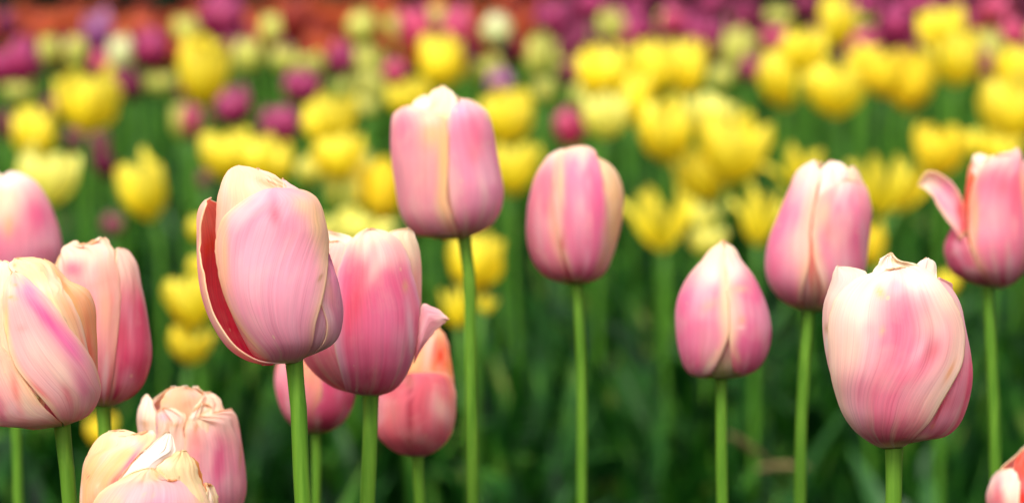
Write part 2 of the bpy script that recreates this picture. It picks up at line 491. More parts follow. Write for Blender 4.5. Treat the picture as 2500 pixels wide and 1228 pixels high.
            # ragged edges
            if free is None:
                th = tl[j]*(1-s)+tr[j]*s
                cy = np.interp(y, ys, cx); r = np.interp(y, ys, RR)*rs
                if back: th = np.pi-th
                rr_ = r+disp
                X[j] = cy+rr_*np.sin(th); D[j] = -rr_*np.cos(th)*ks; Y[j] = y
            else:
                x = PL[j, 0]*(1-s)+PR[j, 0]*s
                X[j] = x; Y[j] = y
                D[j] = (free[0]*(1-v[j])+free[1]*v[j]+free[2]*u*u*math.sin(math.pi*(.15+.7*v[j])))*pxmm - disp
            # shred
            ej = jag*smooth(.35, .7, v[j])*rel
            sign = np.where(u > 0, 1, -1)
            w_ = np.abs(u)**8
            nn = noise.noise(Vector((sd_+v[j]*16, 1.7, 0)))+.6*noise.noise(Vector((sd_+v[j]*37, 4.7, 0)))
            X[j] += sign*w_*ej*nn*4.2/self.d
            if v[j] > .97:
                q = np.array([noise.noise(Vector((sd_+k_*7, 9.1, 0)))+.6*noise.noise(Vector((sd_+k_*19, 2.1, 0))) for k_ in s])
                Y[j] += jag*q*4*(v[j]-.97)/.03*min(1, abs(X[j, -1]-X[j, 0])/70)
            PXY[j, :, 0] = X[j]; PXY[j, :, 1] = Y[j]
        ox, oy = self.bx, self.by
        k = self.d/F
        Px = (X-ox)*k; Pz = (oy-Y)*k; Py = D*k
        rx, ry, rz = (np.array(q) for q in (self.rx, self.ry, self.rz))
        V = np.array(self.org-self.root.location)[None, None, :]+Px[..., None]*rx+Py[..., None]*ry+Pz[..., None]*rz
        # pigment
        s2 = np.tile((.35*(.5-.5*np.cos(np.pi*S_)) + .65*S_) if free is None else S_, (nv, 1)); v2 = np.repeat(v[:, None], nu, 1)
        u2 = np.abs(2*s2-1)
        nzA = np.array([[noise.noise(Vector((s2[j, i]*13+sd_, v[j]*2.0, 5+sd_))) for i in range(nu)] for j in range(nv)])
        nzB = np.array([[noise.noise(Vector((s2[j, i]*4+sd_, v[j]*3.0, 9+sd_))) for i in range(nu)] for j in range(nv)])
        nn = nzA*.09+nzB*.20
        def mixc(a_, b_, t): return a_*(1-t[..., None])+np.asarray(b_)*t[..., None]
        C_ = np.ones((nv, nu, 3))*lin(c['c'])
        C_ = mixc(C_, lin(c['e']), smooth(1-c['ew']*1.35, 1-c['ew']*.05, u2+nn*1.0)*.82) if c['ew'] > 0 else C_
        if c['bw'] > 0: C_ = mixc(C_, lin(c['b']), smooth(c['bw'], 0, v2+nn*.4)*.85)  # base tone; the dark rose ones also have the bottom shading put in
        C_ = mixc(C_, lin((186, 190, 112)), smooth(.07, .01, v2+nn*.1)*.8)
        # pale streaks rising from the base
        C_ = mixc(C_, lin(GW), smooth(.1, .5, nzA)*smooth(.5, .05, v2)*.45)
        if c['tw'] > 0: C_ = mixc(C_, lin(c['t']), smooth(1-c['tw']*1.7, 1-c['tw']*.2, v2+nn*.45))
        C_ = mixc(C_, lin(LV), smooth(.1, .5, nzB)*.35)
        C_ = mixc(C_, lin((253, 230, 186)), smooth(.955, .985, u2)*.6*smooth(.1, .3, v2))
        I_ = mixc(np.ones((nv, nu, 3))*lin(c['i']), lin(c['ib']), smooth(c.get('is', .6), .1, v2+nn*.3))
        I_ = mixc(I_, lin(PE), smooth(.72, 1.0, np.maximum(u2, v2)+nn*.4)*.7)
        for dst, B in ((C_, bl), (I_, ibl)):
            for b in B:
                (bx, by), rx_, ry_, an, cc, st_ = self.conv(b[0], b[1]), b[2]/self.cs, b[3]/self.cs, math.radians(b[4]), b[5], b[6]
                dx = PXY[..., 0]-bx; dy = -(PXY[..., 1]-by)
                q1 = dx*math.cos(an)+dy*math.sin(an); q2 = -dx*math.sin(an)+dy*math.cos(an)
                g = np.exp(-((q1/rx_)**2+(q2/ry_)**2)*(1+nn*1.5))*st_
                dst[...] = mixc(dst, lin(cc), np.clip(g, 0, 1))
        C_ = C_*np.array([1.0, 1.02, .95]); I_ = I_*np.array([1, 1, .9])
        me = grid_mesh(name, V.reshape(-1, 3), nu, nv, [M_OUT, M_IN], attrs={'pigment': C_.reshape(-1, 3), 'inside': I_.reshape(-1, 3)})
        o = link(name, me, self.root)
        so = o.modifiers.new('thickness', 'SOLIDIFY'); so.thickness = .00045; so.offset = -1; so.material_offset = 1
        if label: o['label'] = label
        return o
    def backs(self, backtop):
        ys, cx, R = self.shell
        y0, y1 = min(ys[-1], self.by+4), ys[0]+(ys[-1]-ys[0])*backtop
        inv = (lambda x, y: ((x-self.cv0)*self.cs, 0))
        c_ = self.conv
        self.conv = lambda x, y: (x, y); cs = self.cs; self.cs = 1
        for (a_, b_, l) in ((-1.1, -.05, -1.0), (.05, 1.1, -1.3), (-.62, .62, -.2)):
            hh = np.linspace(0, 1, 8)
            Lp, Rp = [], []
            for h in hh:
                y = y0+(y1-y0)*h; c = np.interp(y, ys, cx); r = np.interp(y, ys, R)
                mid = (a_+b_)/2; w = (b_-a_)/2*(1-.9*max(0, h-.55)**2*4.5)
                Lp.append((c+r*max(-1, min(1, mid-w)), y)); Rp.append((c+r*max(-1, min(1, mid+w)), y))
            self.petal(Lp, Rp, back=True, lay=l, puff=.5, nocol=0) if False else self.petal(Lp, Rp, back=True, lay=l, puff=.5, wl=0)
        for (a_, b_, l) in ((-.86, .12, -1.9), (-.12, .86, -2.3)) if self.inner else ((-.55, .86, -2.3),):
            Lp, Rp = [], []
            for h in np.linspace(0, 1, 8):
                y = y0+(y1-y0)*h*.86; c = np.interp(y, ys, cx); r = np.interp(y, ys, R)
                mid = (a_+b_)/2; w = (b_-a_)/2*(1-.9*max(0, h-.55)**2*4.5)
                Lp.append((c+r*(mid-w), y)); Rp.append((c+r*(mid+w), y))
            self.petal(Lp, Rp, lay=l, puff=.2)
        self.conv = c_; self.cs = cs

z1 = (460, 380, 2.3175)
f = Flower('large sharp pink tulip with peeled-open red-lined left petal, in front at left of centre', .985, z1,
  [(545,1175),(430,1165),(370,1130),(310,1030),(245,900),(195,750),(170,620),(160,480),(158,350),(172,230),(200,140),(245,75),(300,50)],
  [(600,1172),(650,1146),(740,1110),(810,1070),(850,1010),(868,920),(865,820),(840,700),(805,590),(785,500),(775,420),(755,340),(725,265),(680,210),(600,160),(520,110),(440,80)],
  [(592,1160),(622,1390),(645,1640),(665,1965)], 40, seed=11, nu=46, nv=64, backtop=.22, inner=False)
f.petal([(560,1172),(480,1160),(400,1080),(320,980),(250,850),(205,700),(188,560),(190,450),(230,350),(300,280),(380,225),(440,195),(500,186)],
        [(600,1172),(640,1140),(690,1060),(712,940),(745,820),(770,680),(779,540),(776,420),(756,345),(735,270),(680,215),(600,190),(500,186)],
        lay=1.4, puff=1.2, curl=-.3, crease=.1, c=(247,170,198), e=(251,218,168), ew=.36, t=LP, tw=.12, b=(214,118,150), bw=.25, jag=.9, ruf=.25,
        bl=[(500,340,34,75,8,(240,104,132),.8),(300,330,95,45,40,(248,218,226),.6),(735,380,50,190,8,(252,222,165),.85),(660,290,80,55,-45,(250,222,178),.7),(215,560,22,260,0,(252,205,150),.8),(480,650,170,200,0,(248,184,208),.55),(748,690,9,22,-30,BR,.9),(420,250,60,50,0,(250,196,216),.6),(600,950,80,200,0,(238,160,190),.4)])
f.petal([(560,1175),(480,1167),(370,1130),(310,1030),(250,900),(205,750),(180,620),(172,480),(170,350),(185,230),(210,140),(250,75),(300,55)],
        [(580,1170),(560,900),(540,650),(540,450),(535,330),(530,240),(505,190),(460,160),(440,130),(420,95),(370,68),(300,55)],
        lay=.2, puff=.6, curl=.1, crease=0, c=(250,206,172), e=(250,206,180), ew=.3, t=(252,218,190), tw=.15, b=(226,150,160), bw=.5, ruf=.2, jag=.5,
        bl=[(185,500,20,200,0,(246,190,190),.8),(240,320,60,80,0,(250,196,176),.6),(460,165,90,16,-25,(222,160,110),.6)])
f.petal([(560,1176),(430,1184),(330,1150),(230,1080),(150,960),(90,800),(66,650),(60,480),(63,340),(88,268),(138,232)],
        [(570,1172),(470,1168),(400,1155),(330,1118),(262,1062),(200,975),(150,880),(120,770),(98,640),(80,540),(84,420),(100,320),(138,232)],
        sh=([(545,1176),(430,1186),(330,1152),(230,1082),(150,962),(90,802),(66,650),(60,480),(62,340),(86,265),(130,232),(165,228)],
            [(600,1172),(650,1146),(740,1110),(800,1060),(835,1000),(850,900),(840,800),(820,680),(790,560),(760,420),(720,320),(650,250),(560,228)]),
        wl=78, tp=30, puff=.1, curl=.0, crease=0, lay=0, c=(236,158,170), e=(250,206,160), ew=.3, t=(248,200,180), tw=.3, b=(226,140,160), bw=.5, i=(252,124,138), ib=(244,40,96), **{'is': .95}, jag=.7, ruf=.2,
        ibl=[(140,290,70,90,0,(250,140,140),.95),(120,500,34,80,-20,(252,120,80),.7)], label='peeled-back petal showing its red inside')
f.petal([(650,1146),(720,1105),(770,1040),(782,950),(765,880),(750,830),(765,740),(778,640),(782,560)],
        [(650,1146),(740,1112),(810,1070),(850,1010),(868,920),(865,820),(842,700),(812,600),(782,540)],
        lay=.3, wr=55, puff=.3, crease=0, c=(226,140,176), e=(232,172,180), ew=.3, t=(236,140,178), tw=.2, b=(214,170,170), bw=.45, jag=.3,
        bl=[(770,1020,8,30,-25,(200,170,110),.8),(800,760,24,100,15,(232,160,150),.6)])
f.petal([(610,1160),(600,1000),(620,800),(640,600),(660,450),(690,360),(730,320)],
        [(650,1146),(740,1110),(800,1060),(835,1000),(850,900),(845,800),(825,690),(800,590),(780,500),(765,400),(730,320)],
        lay=-.7, wr=30, puff=.5, crease=.1, c=(224,134,172), e=(236,190,180), ew=.3, t=LP, tw=.2, b=(210,150,160), bw=.4)
f.petal([(420,700),(425,400),(430,200),(425,120),(415,74)],
        [(640,700),(640,400),(610,220),(588,180),(550,140),(490,100),(415,74)],
        lay=-1.2, puff=.3, crease=.3, ruf=.4, c=(250,214,180), e=(252,232,212), ew=.5, t=(253,236,220), tw=.12, b=PE, bw=.2,
        bl=[(500,165,90,7,-22,(205,140,90),.8),(470,150,80,4,-25,(214,150,100),.8),(520,150,90,5,-28,(222,168,120),.8)])
f.petal([(560,700),(555,400),(552,200),(552,138)],
        [(780,700),(760,400),(715,260),(672,212),(645,160),(605,133),(552,138)],
        lay=-.8, puff=.3, crease=0, ruf=.3, c=(246,190,196), e=(252,226,214), ew=.4, t=(250,214,214), tw=.2, b=PE, bw=.1)

z2 = (740, 540, 2.0825)
f = Flower('pink tulip with a pointed side petal sticking out, half behind the large sharp one', 1.07, z2,
  [(345,888),(250,872),(170,850),(100,800),(50,750),(15,700),(-15,640),(-40,540),(-40,400),(-15,250),(30,130),(70,75),(115,45)],
  [(345,888),(410,880),(480,830),(540,750),(572,670),(592,600),(604,500),(608,400),(607,300),(600,200),(582,110),(562,55)],
  [(343,875),(345,1080),(340,1430)], 37, seed=41, nu=40, nv=54, backtop=.05)
f.petal([(330,888),(240,860),(200,760),(170,640),(160,520),(160,420),(175,300),(205,190),(235,120),(280,70),(340,40)],
        [(360,888),(440,865),(505,790),(550,690),(575,570),(582,450),(571,370),(550,290),(530,200),(500,125),(450,70),(400,45),(340,40)],
        lay=1.2, puff=1.2, curl=.5, crease=.35, c=(238,120,162), e=(236,176,206), ew=.25, t=(253,236,214), tw=.2, b=(206,74,108), bw=.3, ruf=.7,
        bl=[(270,400,50,190,-14,(232,82,110),.75),(370,230,30,90,-20,(250,226,222),.8),(440,180,90,60,0,(248,208,212),.7),(520,330,14,28,0,(228,168,120),.8),(545,560,18,160,5,(244,204,224),.8),(290,260,50,60,0,(238,118,140),.6),(430,500,70,170,0,(240,132,180),.5)])
f.petal([(320,888),(250,872),(170,850),(100,800),(50,750),(15,700),(-15,640),(-40,540),(-40,400),(-15,260),(60,160),(120,120),(190,103)],
        [(345,888),(330,700),(310,500),(300,300),(270,160),(235,115),(190,103)],
        lay=.2, wl=50, puff=.7, crease=.3, c=(234,124,150), e=(240,180,176), ew=.25, t=(252,214,200), tw=.18, b=(200,90,110), bw=.35,
        bl=[(180,290,40,70,-20,(236,170,130),.6),(170,170,60,50,0,(248,186,180),.7),(210,480,50,200,-10,(238,128,134),.6)])
f.petal([(-20,600),(-30,400),(0,220),(50,100),(118,46)],
        [(300,600),(300,350),(290,180),(255,90),(200,64),(150,55),(118,46)],
        lay=-.8, wl=20, puff=.5, c=(250,220,206), e=WH, ew=.5, t=(252,232,210), tw=.2, bl=[(165,65,40,12,-15,(170,130,90),.8)], ruf=.9)
f.petal([(450,760),(470,600),(480,400),(470,250),(440,130),(440,60),(540,38)],
        [(572,670),(592,600),(604,500),(608,400),(608,300),(600,200),(582,120),(565,60),(540,38)],
        lay=-.6, wr=50, puff=.6, crease=.1, c=(240,150,160), e=(236,120,136), ew=.25, t=(253,240,212), tw=.45, b=(206,70,100), bw=.35, ruf=.5,
        bl=[(560,380,25,110,-8,(226,70,90),.7),(590,300,14,100,0,(250,196,200),.6)])
f.petal([(560,720),(575,620),(588,520),(600,450),(612,418),(650,430),(700,455),(738,497)],
        [(565,720),(590,668),(615,628),(645,588),(675,552),(705,525),(738,497)],
        free=(-8,-14,1), puff=.4, crease=0, curl=0, c=(240,170,190), e=(244,190,200), ew=.3, t=(240,200,196), tw=.15, b=(214,60,84), bw=.4, ruf=.2, label='pointed petal bent outwards')

z3 = (0, 600, 2.455)
f = Flower('big pink and peach tulip with slanting petals, sharp, at the left edge', 1.0, z3,
  [(360,1085),(290,1096),(220,1098),(130,1100),(60,1092),(0,1062),(-60,985),(-100,850),(-110,650),(-90,450),(-60,250),(-20,120),(40,70)],
  [(360,1080),(400,1062),(470,1040),(530,985),(570,900),(590,800),(596,650),(592,500),(590,400),(572,320),(540,265),(490,235),(430,212),(380,150),(330,95),(280,68)],
  [(368,1065),(385,1230),(405,1545)], 37, seed=71, nu=46, nv=60, backtop=.06)
f.petal([(365,1078),(300,960),(205,830),(132,730),(92,640),(66,500),(50,380),(55,270),(78,190),(115,150)],
        [(380,1070),(470,1040),(535,980),(575,890),(568,790),(540,690),(480,580),(400,460),(340,350),(260,260),(190,190),(155,160),(115,150)],
        lay=1.6, puff=1.6, curl=.2, crease=.15, c=(244,190,194), e=(250,214,178), ew=.22, t=(250,224,196), tw=.14, b=(226,160,170), bw=.25, ruf=.3,
        bl=[(300,430,42,250,40,(242,112,176),.95),(430,600,38,120,35,(240,130,190),.8),(200,260,40,70,30,(244,140,186),.8),(240,640,60,110,35,(250,222,212),.6),(380,760,50,130,30,(246,226,212),.8),(410,890,30,80,20,(224,96,124),.8),(500,830,45,130,20,(232,136,176),.8),(250,850,16,90,45,(238,110,130),.7),(150,480,30,20,0,(246,160,160),.6),(95,300,26,9,-10,(236,186,110),.9),(110,225,22,8,-20,(236,176,120),.8),(60,450,14,150,0,(250,220,150),.8)])
f.petal([(355,1083),(290,1092),(200,1094),(100,1094),(0,1060),(-60,985),(-100,850),(-105,650),(-70,530),(-20,480)],
        [(365,1078),(350,1040),(260,940),(190,830),(120,710),(60,600),(10,520),(-20,480)],
        lay=.6, wl=40, puff=.9, crease=.1, c=(242,182,182), e=(248,206,168), ew=.3, t=PE, tw=.2, b=(228,170,170), bw=.25,
        bl=[(110,850,25,150,12,(236,104,110),.75),(10,950,30,130,15,(224,92,140),.7),(80,1100,120,30,-15,(218,110,140),.6),(180,950,40,120,28,(240,210,190),.7),(40,700,40,110,0,(248,206,180),.7)])
f.petal([(60,1000),(-60,850),(-105,650),(-90,450),(-60,250),(-20,120),(30,86)],
        [(250,900),(160,700),(110,500),(112,300),(108,180),(95,115),(70,92),(30,86)],
        lay=0, wl=20, puff=.6, crease=0, c=(250,206,176), e=(251,224,190), ew=.5, t=(250,236,208), tw=.3, b=(240,170,160), bw=.5)
f.petal([(400,950),(300,700),(200,450),(150,280),(105,150),(90,105),(135,70)],
        [(560,850),(540,690),(528,630),(505,520),(480,430),(430,320),(385,245),(345,170),(300,100),(250,72),(135,70)],
        lay=.5, puff=.8, curl=.4, crease=0, c=(251,210,170), e=(251,224,180), ew=.4, t=(250,230,184), tw=.2, b=(244,160,140), bw=.4, ruf=.5, jag=1.4,
        bl=[(440,400,30,120,25,(248,186,140),.7),(330,220,20,60,25,(246,226,206),.7),(500,570,14,80,15,(244,140,120),.6)])
f.petal([(340,500),(250,350),(170,240),(115,165),(84,110),(125,70)],
        [(430,500),(350,330),(305,230),(280,175),(235,120),(185,85),(125,70)],
        lay=1.0, puff=.5, crease=0, c=(251,226,182), e=(252,234,190), ew=.5, t=(250,234,190), tw=.2, bl=[(112,110,12,14,0,BR,.6)], ruf=.5)
f.petal([(520,920),(520,700),(470,480),(400,300),(340,180),(290,78)],
        [(560,910),(585,800),(596,650),(592,500),(590,400),(572,320),(540,265),(480,238),(430,212),(380,150),(335,98),(290,78)],
        lay=-.2, wr=50, puff=.4, crease=0, c=(250,190,140), e=(248,206,140), ew=.3, t=(250,214,160), tw=.25, b=(234,110,130), bw=.45, jag=1.2, ruf=.4,
        bl=[(540,620,22,150,5,(240,104,84),.8),(400,240,14,60,30,(244,130,80),.7),(588,600,8,200,0,(240,200,90),.7)])

f = Flower('deep pink tulip with ragged cream top, just behind the sharp one at the left edge', 1.10, None,
  [(245,995),(215,985),(185,960),(158,900),(140,800),(133,720),(137,665),(148,632),(172,605),(192,586)],
  [(262,994),(310,977),(345,945),(364,895),(368,850),(359,780),(346,700),(336,650),(325,625),(311,609),(290,596)],
  [(252,985),(256,1080),(262,1228)], 33, seed=97, nu=34, nv=46)
f.petal([(250,992),(222,950),(195,880),(175,790),(162,710),(156,650),(165,610),(196,587)],
        [(258,992),(272,930),(284,850),(292,780),(297,720),(292,675),(286,635),(274,598),(258,578),(242,594),(228,592),(215,598),(196,587)],
        lay=1.0, puff=1.0, curl=.3, crease=.3, ruf=1.2, c=(242,150,170), e=(248,190,170), ew=.4, t=(253,228,206), tw=.3, b=(206,86,112), bw=.4,
        bl=[(185,655,25,22,0,(242,118,150),.9),(262,750,22,85,0,(250,192,166),.9),(228,620,24,18,0,(250,208,190),.7),(250,690,30,10,20,(240,160,150),.7)])
f.petal([(255,994),(262,900),(272,800),(284,730),(290,680),(286,640),(292,606)],
        [(262,994),(310,977),(345,945),(364,895),(368,850),(359,780),(346,700),(336,650),(325,625),(312,610),(292,606)],
        lay=.2, wr=50, puff=.6, c=(228,94,134), e=(238,120,150), ew=.2, t=(252,220,206), tw=.25, b=(170,50,80), bw=.4, ruf=.7,
        bl=[(318,790,10,60,0,(240,170,190),.7),(300,800,20,60,0,(222,84,110),.6)])
f.petal([(235,994),(205,980),(170,930),(145,830),(134,730),(138,665),(150,632),(182,600)],
        [(250,992),(230,800),(215,700),(205,640),(200,610),(182,600)],
        lay=-.2, wl=50, puff=.5, c=(244,166,170), e=(246,200,150), ew=.4, t=(248,210,160), tw=.3)
f.petal([(215,900),(210,700),(206,620),(216,598),(226,592)],[(270,900),(272,700),(266,620),(258,582),(240,584),(226,592)], lay=-1, ruf=1.5, c=WH, e=WH, t=WH)

z6 = (190, 930, 4.1214)
f = Flower('crumple-topped pale pink tulip, behind the cut-off one at the bottom left', 1.09, z6,
  [(1195,1500),(950,1450),(760,1340),(670,1180),(632,950),(628,750),(632,550),(630,420),(640,300),(680,190),(790,110),(900,72)],
  [(1195,1500),(1400,1450),(1560,1360),(1640,1200),(1668,1050),(1657,850),(1632,650),(1602,480),(1570,350),(1500,260),(1440,190),(1380,132),(1300,112)],
  [(1195,1480),(1215,1900)], 36, seed=131, nu=44, nv=56, backtop=-.01)
f.petal([(1180,1500),(1120,1300),(1090,1000),(1080,800),(1092,600),(1095,460),(1130,360),(1190,330)],
        [(1230,1500),(1400,1450),(1560,1360),(1640,1200),(1665,1050),(1655,850),(1630,650),(1600,480),(1560,350),(1500,280),(1430,276),(1350,295),(1270,315),(1190,330)],
        lay=1.0, wr=20, puff=1.2, curl=.6, crease=.5, ruf=1.4, c=(242,160,186), e=(248,190,176), ew=.3, t=(251,222,198), tw=.3, b=(226,130,160), bw=.3,
        bl=[(1420,800,70,330,-8,(220,84,140),.8),(1200,600,70,130,0,(246,166,166),.7),(1180,850,60,200,0,(240,140,160),.6),(1500,420,70,110,0,(250,218,214),.8),(1210,420,22,60,-15,(200,140,90),.7),(1640,750,14,150,-5,(222,160,120),.7),(1330,700,40,250,0,(246,200,206),.5)])
f.petal([(1180,1500),(950,1450),(820,1340),(790,1150),(790,900),(800,700),(800,500),(815,350),(840,280),(880,255)],
        [(1195,1500),(1140,1300),(1110,1000),(1100,800),(1095,600),(1080,430),(1110,330),(1050,275),(970,245),(880,255)],
        lay=.8, puff=1.0, curl=.6, crease=.3, ruf=1.6, c=(248,206,196), e=(248,196,196), ew=.3, t=(252,226,206), tw=.35, b=LP, bw=.3,
        bl=[(890,330,70,55,0,(246,196,214),.9),(1000,410,70,12,-5,(232,180,110),.8),(815,420,8,90,0,(226,150,190),.8),(1000,560,90,80,0,(252,216,206),.6)])
f.petal([(1050,1480),(760,1340),(665,1150),(630,950),(630,700),(640,500),(628,380),(632,280),(660,200),(690,145),(725,125)],
        [(1050,1480),(880,1300),(850,900),(830,600),(815,400),(815,300),(790,200),(760,145),(725,125)],
        sh=([(1195,1500),(950,1450),(760,1340),(660,1150),(628,950),(630,700),(638,500),(626,380),(630,280),(655,200),(685,145),(700,125)],
            [(1195,1500),(1400,1450),(1560,1360),(1640,1200),(1660,1050),(1650,850),(1620,650),(1560,480),(1450,350),(1250,250),(1100,170),(1000,125)]),
        lay=.2, wl=40, puff=.3, curl=.3, ruf=.8, c=(248,214,190), e=(250,226,206), ew=.5, t=(254,240,226), tw=.2, b=PE, bw=.5,
        bl=[(690,400,60,30,-10,(206,160,110),.6),(790,240,8,40,20,(190,120,130),.7)])
f.petal([(1250,900),(1200,500),(1170,290),(1215,200),(1290,115)],
        [(1620,900),(1590,550),(1550,380),(1490,265),(1440,190),(1370,122),(1290,115)],
        lay=-.6, puff=.8, curl=.6, ruf=1.6, c=(250,212,188), e=(252,224,200), ew=.5, t=(252,226,206), tw=.3, bl=[(1360,200,60,20,-30,(244,180,160),.7)])
f.petal([(1120,700),(1110,480),(1140,340),(1180,260),(1250,210)],
        [(1420,700),(1410,480),(1400,330),(1370,260),(1320,220),(1250,210)],
        lay=.9, puff=.8, curl=.8, ruf=2.2, c=(251,222,194), e=(252,230,206), ew=.5, t=(252,230,206), tw=.4, bl=[(1300,290,70,10,25,(240,190,130),.8)])
f.petal([(900,700),(860,400),(825,240),(870,140),(940,72),(1100,62)],
        [(1400,700),(1400,400),(1340,240),(1290,140),(1210,80),(1100,62)],
        ks=.12, lay=-1, rs=.95, puff=.4, ruf=1.0, c=(250,210,176), e=(252,224,196), ew=.5, t=(250,220,190), tw=.2, i=PE, ib=PE, bl=[(1120,230,60,50,0,(246,176,146),.8),(900,180,60,60,0,(250,222,170),.7),(1180,130,70,50,0,(246,200,196),.7)])

f = Flower('cream and peach tulip cut off by the bottom edge, with a white folded petal', .97, z6,
  [(700,2300),(400,2200),(180,1950),(80,1650),(50,1400),(45,1100),(58,900),(80,800),(150,660),(250,550),(340,492),(440,470)],
  [(700,2300),(1050,2200),(1290,1950),(1390,1650),(1410,1400),(1380,1180),(1290,1000),(1245,840),(1190,760),(1120,640),(1000,540),(900,490)],
  [(700,2290),(720,2700)], 42, seed=171, nu=48, nv=64, backtop=.14)
f.petal([(660,2300),(350,2100),(160,1800),(130,1500),(150,1330),(195,1210),(270,1090),(350,1010),(480,930),(560,880),(650,850),(740,832)],
        [(740,2300),(1050,2150),(1260,1900),(1330,1600),(1315,1350),(1280,1170),(1235,1080),(1190,1000),(1120,962),(1030,962),(950,965),(880,920),(810,860),(740,832)],
        lay=1.6, puff=1.2, curl=.3, crease=.2, ruf=.4, jag=.7, c=(246,196,204), e=(251,218,172), ew=.42, t=(250,222,178), tw=.16, b=PK, bw=.3,
        bl=[(900,1130,160,110,0,(246,180,204),.8),(800,1215,120,80,0,(242,148,190),.7),(810,905,22,40,0,(248,206,140),.7),(770,1070,8,30,0,(240,214,140),.8),(680,1080,8,16,0,(240,214,140),.8),(400,1150,80,80,0,(250,214,176),.6)])
f.petal([(950,1700),(900,1300),(850,1000),(810,880),(790,830),(880,760),(980,702),(1040,690)],
        [(1330,1700),(1315,1350),(1285,1165),(1240,1060),(1200,960),(1188,860),(1150,780),(1100,708),(1040,690)],
        lay=1.0, puff=.8, curl=.3, crease=0, ruf=.3, jag=.8, c=(249,228,184), e=(250,228,170), ew=.3, t=(250,228,176), tw=.3, b=PE, bw=.1,
        bl=[(1033,938,11,9,0,(130,66,40),1),(900,800,70,50,0,(250,240,226),.7),(880,890,80,3,-40,(226,190,120),.8),(1010,1010,120,40,0,(240,206,170),.5)])
f.petal([(850,1500),(640,1150),(500,960),(470,935),(560,810),(650,715),(740,640),(820,565),(885,512),(925,518)],
        [(1000,1500),(900,1150),(820,900),(800,830),(890,755),(990,700),(988,650),(972,570),(950,530),(925,518)],
        lay=.6, puff=.7, curl=.3, crease=.1, ruf=.5, jag=.5, c=(240,234,238), e=(248,240,230), ew=.5, t=(246,246,238), tw=.3, b=LP, bw=.1,
        bl=[(690,740,60,60,0,(236,220,232),.7),(880,700,120,5,35,(206,200,206),.6),(910,690,100,4,38,(210,206,208),.6)], folds=((.7,.8,.06,.8),(.55,.85,.05,-.8)))
f.petal([(600,2150),(250,2000),(85,1650),(52,1400),(46,1100),(66,900),(80,800),(130,740),(160,650),(250,550),(310,508),(440,483)],
        [(800,2100),(700,1600),(560,1200),(430,960),(540,810),(640,710),(740,625),(825,540),(800,482),(740,482),(680,514),(560,484),(440,483)],
        lay=-.2, wl=30, puff=.3, curl=.5, crease=0, ruf=.4, jag=1.5, c=(250,200,146), e=(251,216,170), ew=.35, t=(250,226,184), tw=.2, b=PE, bw=.2,
        bl=[(560,760,26,190,-38,(244,120,160),.95),(400,960,40,120,-42,(244,104,112),.8),(200,1150,45,160,-25,(244,150,120),.6),(600,600,55,45,-30,(240,196,216),.8),(412,615,5,55,30,(232,84,80),.9),(138,930,4,40,35,(232,84,80),.8),(60,1100,14,110,0,(240,228,220),.8),(228,1000,10,16,0,(252,240,200),.8),(780,500,45,22,-10,(240,232,228),.9)])
f.petal([(640,1500),(520,1100),(440,950),(520,830),(620,740),(660,715)],
        [(900,1500),(760,1100),(640,900),(660,800),(670,745),(660,715)],
        lay=-.6, puff=.2, c=(226,124,56), e=(232,140,64), ew=.4, t=(236,160,80), tw=.2, b=OR, bw=.2)
f.petal([(1150,1600),(1160,1300),(1150,1000),(1120,850),(1120,742)],
        [(1310,1600),(1300,1300),(1276,1110),(1270,1000),(1245,865),(1195,785),(1120,742)],
        lay=0, puff=.2, curl=0, ruf=.2, c=(230,126,60), e=(236,160,80), ew=.25, t=(238,176,96), tw=.25, b=(232,84,40), bw=.4, bl=[(1240,1035,7,5,0,(120,60,30),.9)])
f.petal([(1230,1900),(1260,1500),(1262,1200),(1262,1100),(1275,1030)],
        [(1390,1900),(1412,1500),(1416,1250),(1405,1170),(1350,1085),(1330,1060),(1275,1030)],
        lay=.5, puff=.3, ruf=1.2, jag=1.6, c=(250,216,170), e=(250,230,190), ew=.5, t=(250,228,190), tw=.3)

z4 = (1980, 600, 2.408)
f = Flower('large white-topped pink tulip with horned top, the frontmost at the right', 1.0, z4,
  [(470,1200),(440,1192),(370,1160),(280,1090),(210,1000),(160,880),(110,750),(80,600),(66,450),(72,330),(95,250),(120,170),(140,118)],
  [(500,1200),(560,1165),(620,1138),(700,1136),(790,1110),(870,1030),(915,900),(933,760),(920,620),(890,470),(852,320),(805,230),(752,160),(735,100),(715,60),(690,44)],
  [(487,1180),(488,1300),(492,1512)], 40, seed=211, nu=46, nv=64, backtop=.3, col=dict(i=(253,236,220), ib=(246,190,190)))
f.petal([(455,1195),(370,1157),(280,1087),(212,990),(170,880),(140,760),(123,600),(120,450),(145,350),(180,280),(240,215),(310,175),(380,150),(470,135)],
        [(520,1185),(600,1110),(680,1020),(742,900),(800,790),(850,680),(865,580),(862,480),(840,400),(800,320),(750,240),(690,172),(640,135),(580,115),(470,135)],
        lay=1.5, puff=1.4, curl=.4, crease=.15, ruf=.4, c=(242,140,170), e=(252,230,210), ew=.55, t=(254,244,236), tw=.24, b=(204,80,110), bw=.32,
        bl=[(520,400,60,220,0,(240,112,152),.8),(250,360,120,190,10,(253,236,228),1),(230,620,80,150,0,(250,218,206),.9),(620,190,140,60,0,(254,242,234),.9),(700,430,90,130,-10,(248,206,202),.9),(700,600,48,80,-30,(222,120,134),.9),(620,600,30,90,-25,(246,206,222),.6),(800,720,14,70,-25,(248,180,120),.8),(395,270,22,36,30,(240,196,120),.8),(405,490,12,24,0,(244,200,130),.6),(340,480,40,50,0,(242,150,170),.5),(480,230,40,40,0,(246,170,200),.7),(790,300,60,70,-30,(252,232,214),.8),(300,850,60,120,10,(236,136,164),.6)],
        folds=((.72,.55,.07,-1.0),(.8,.5,.06,.7)))
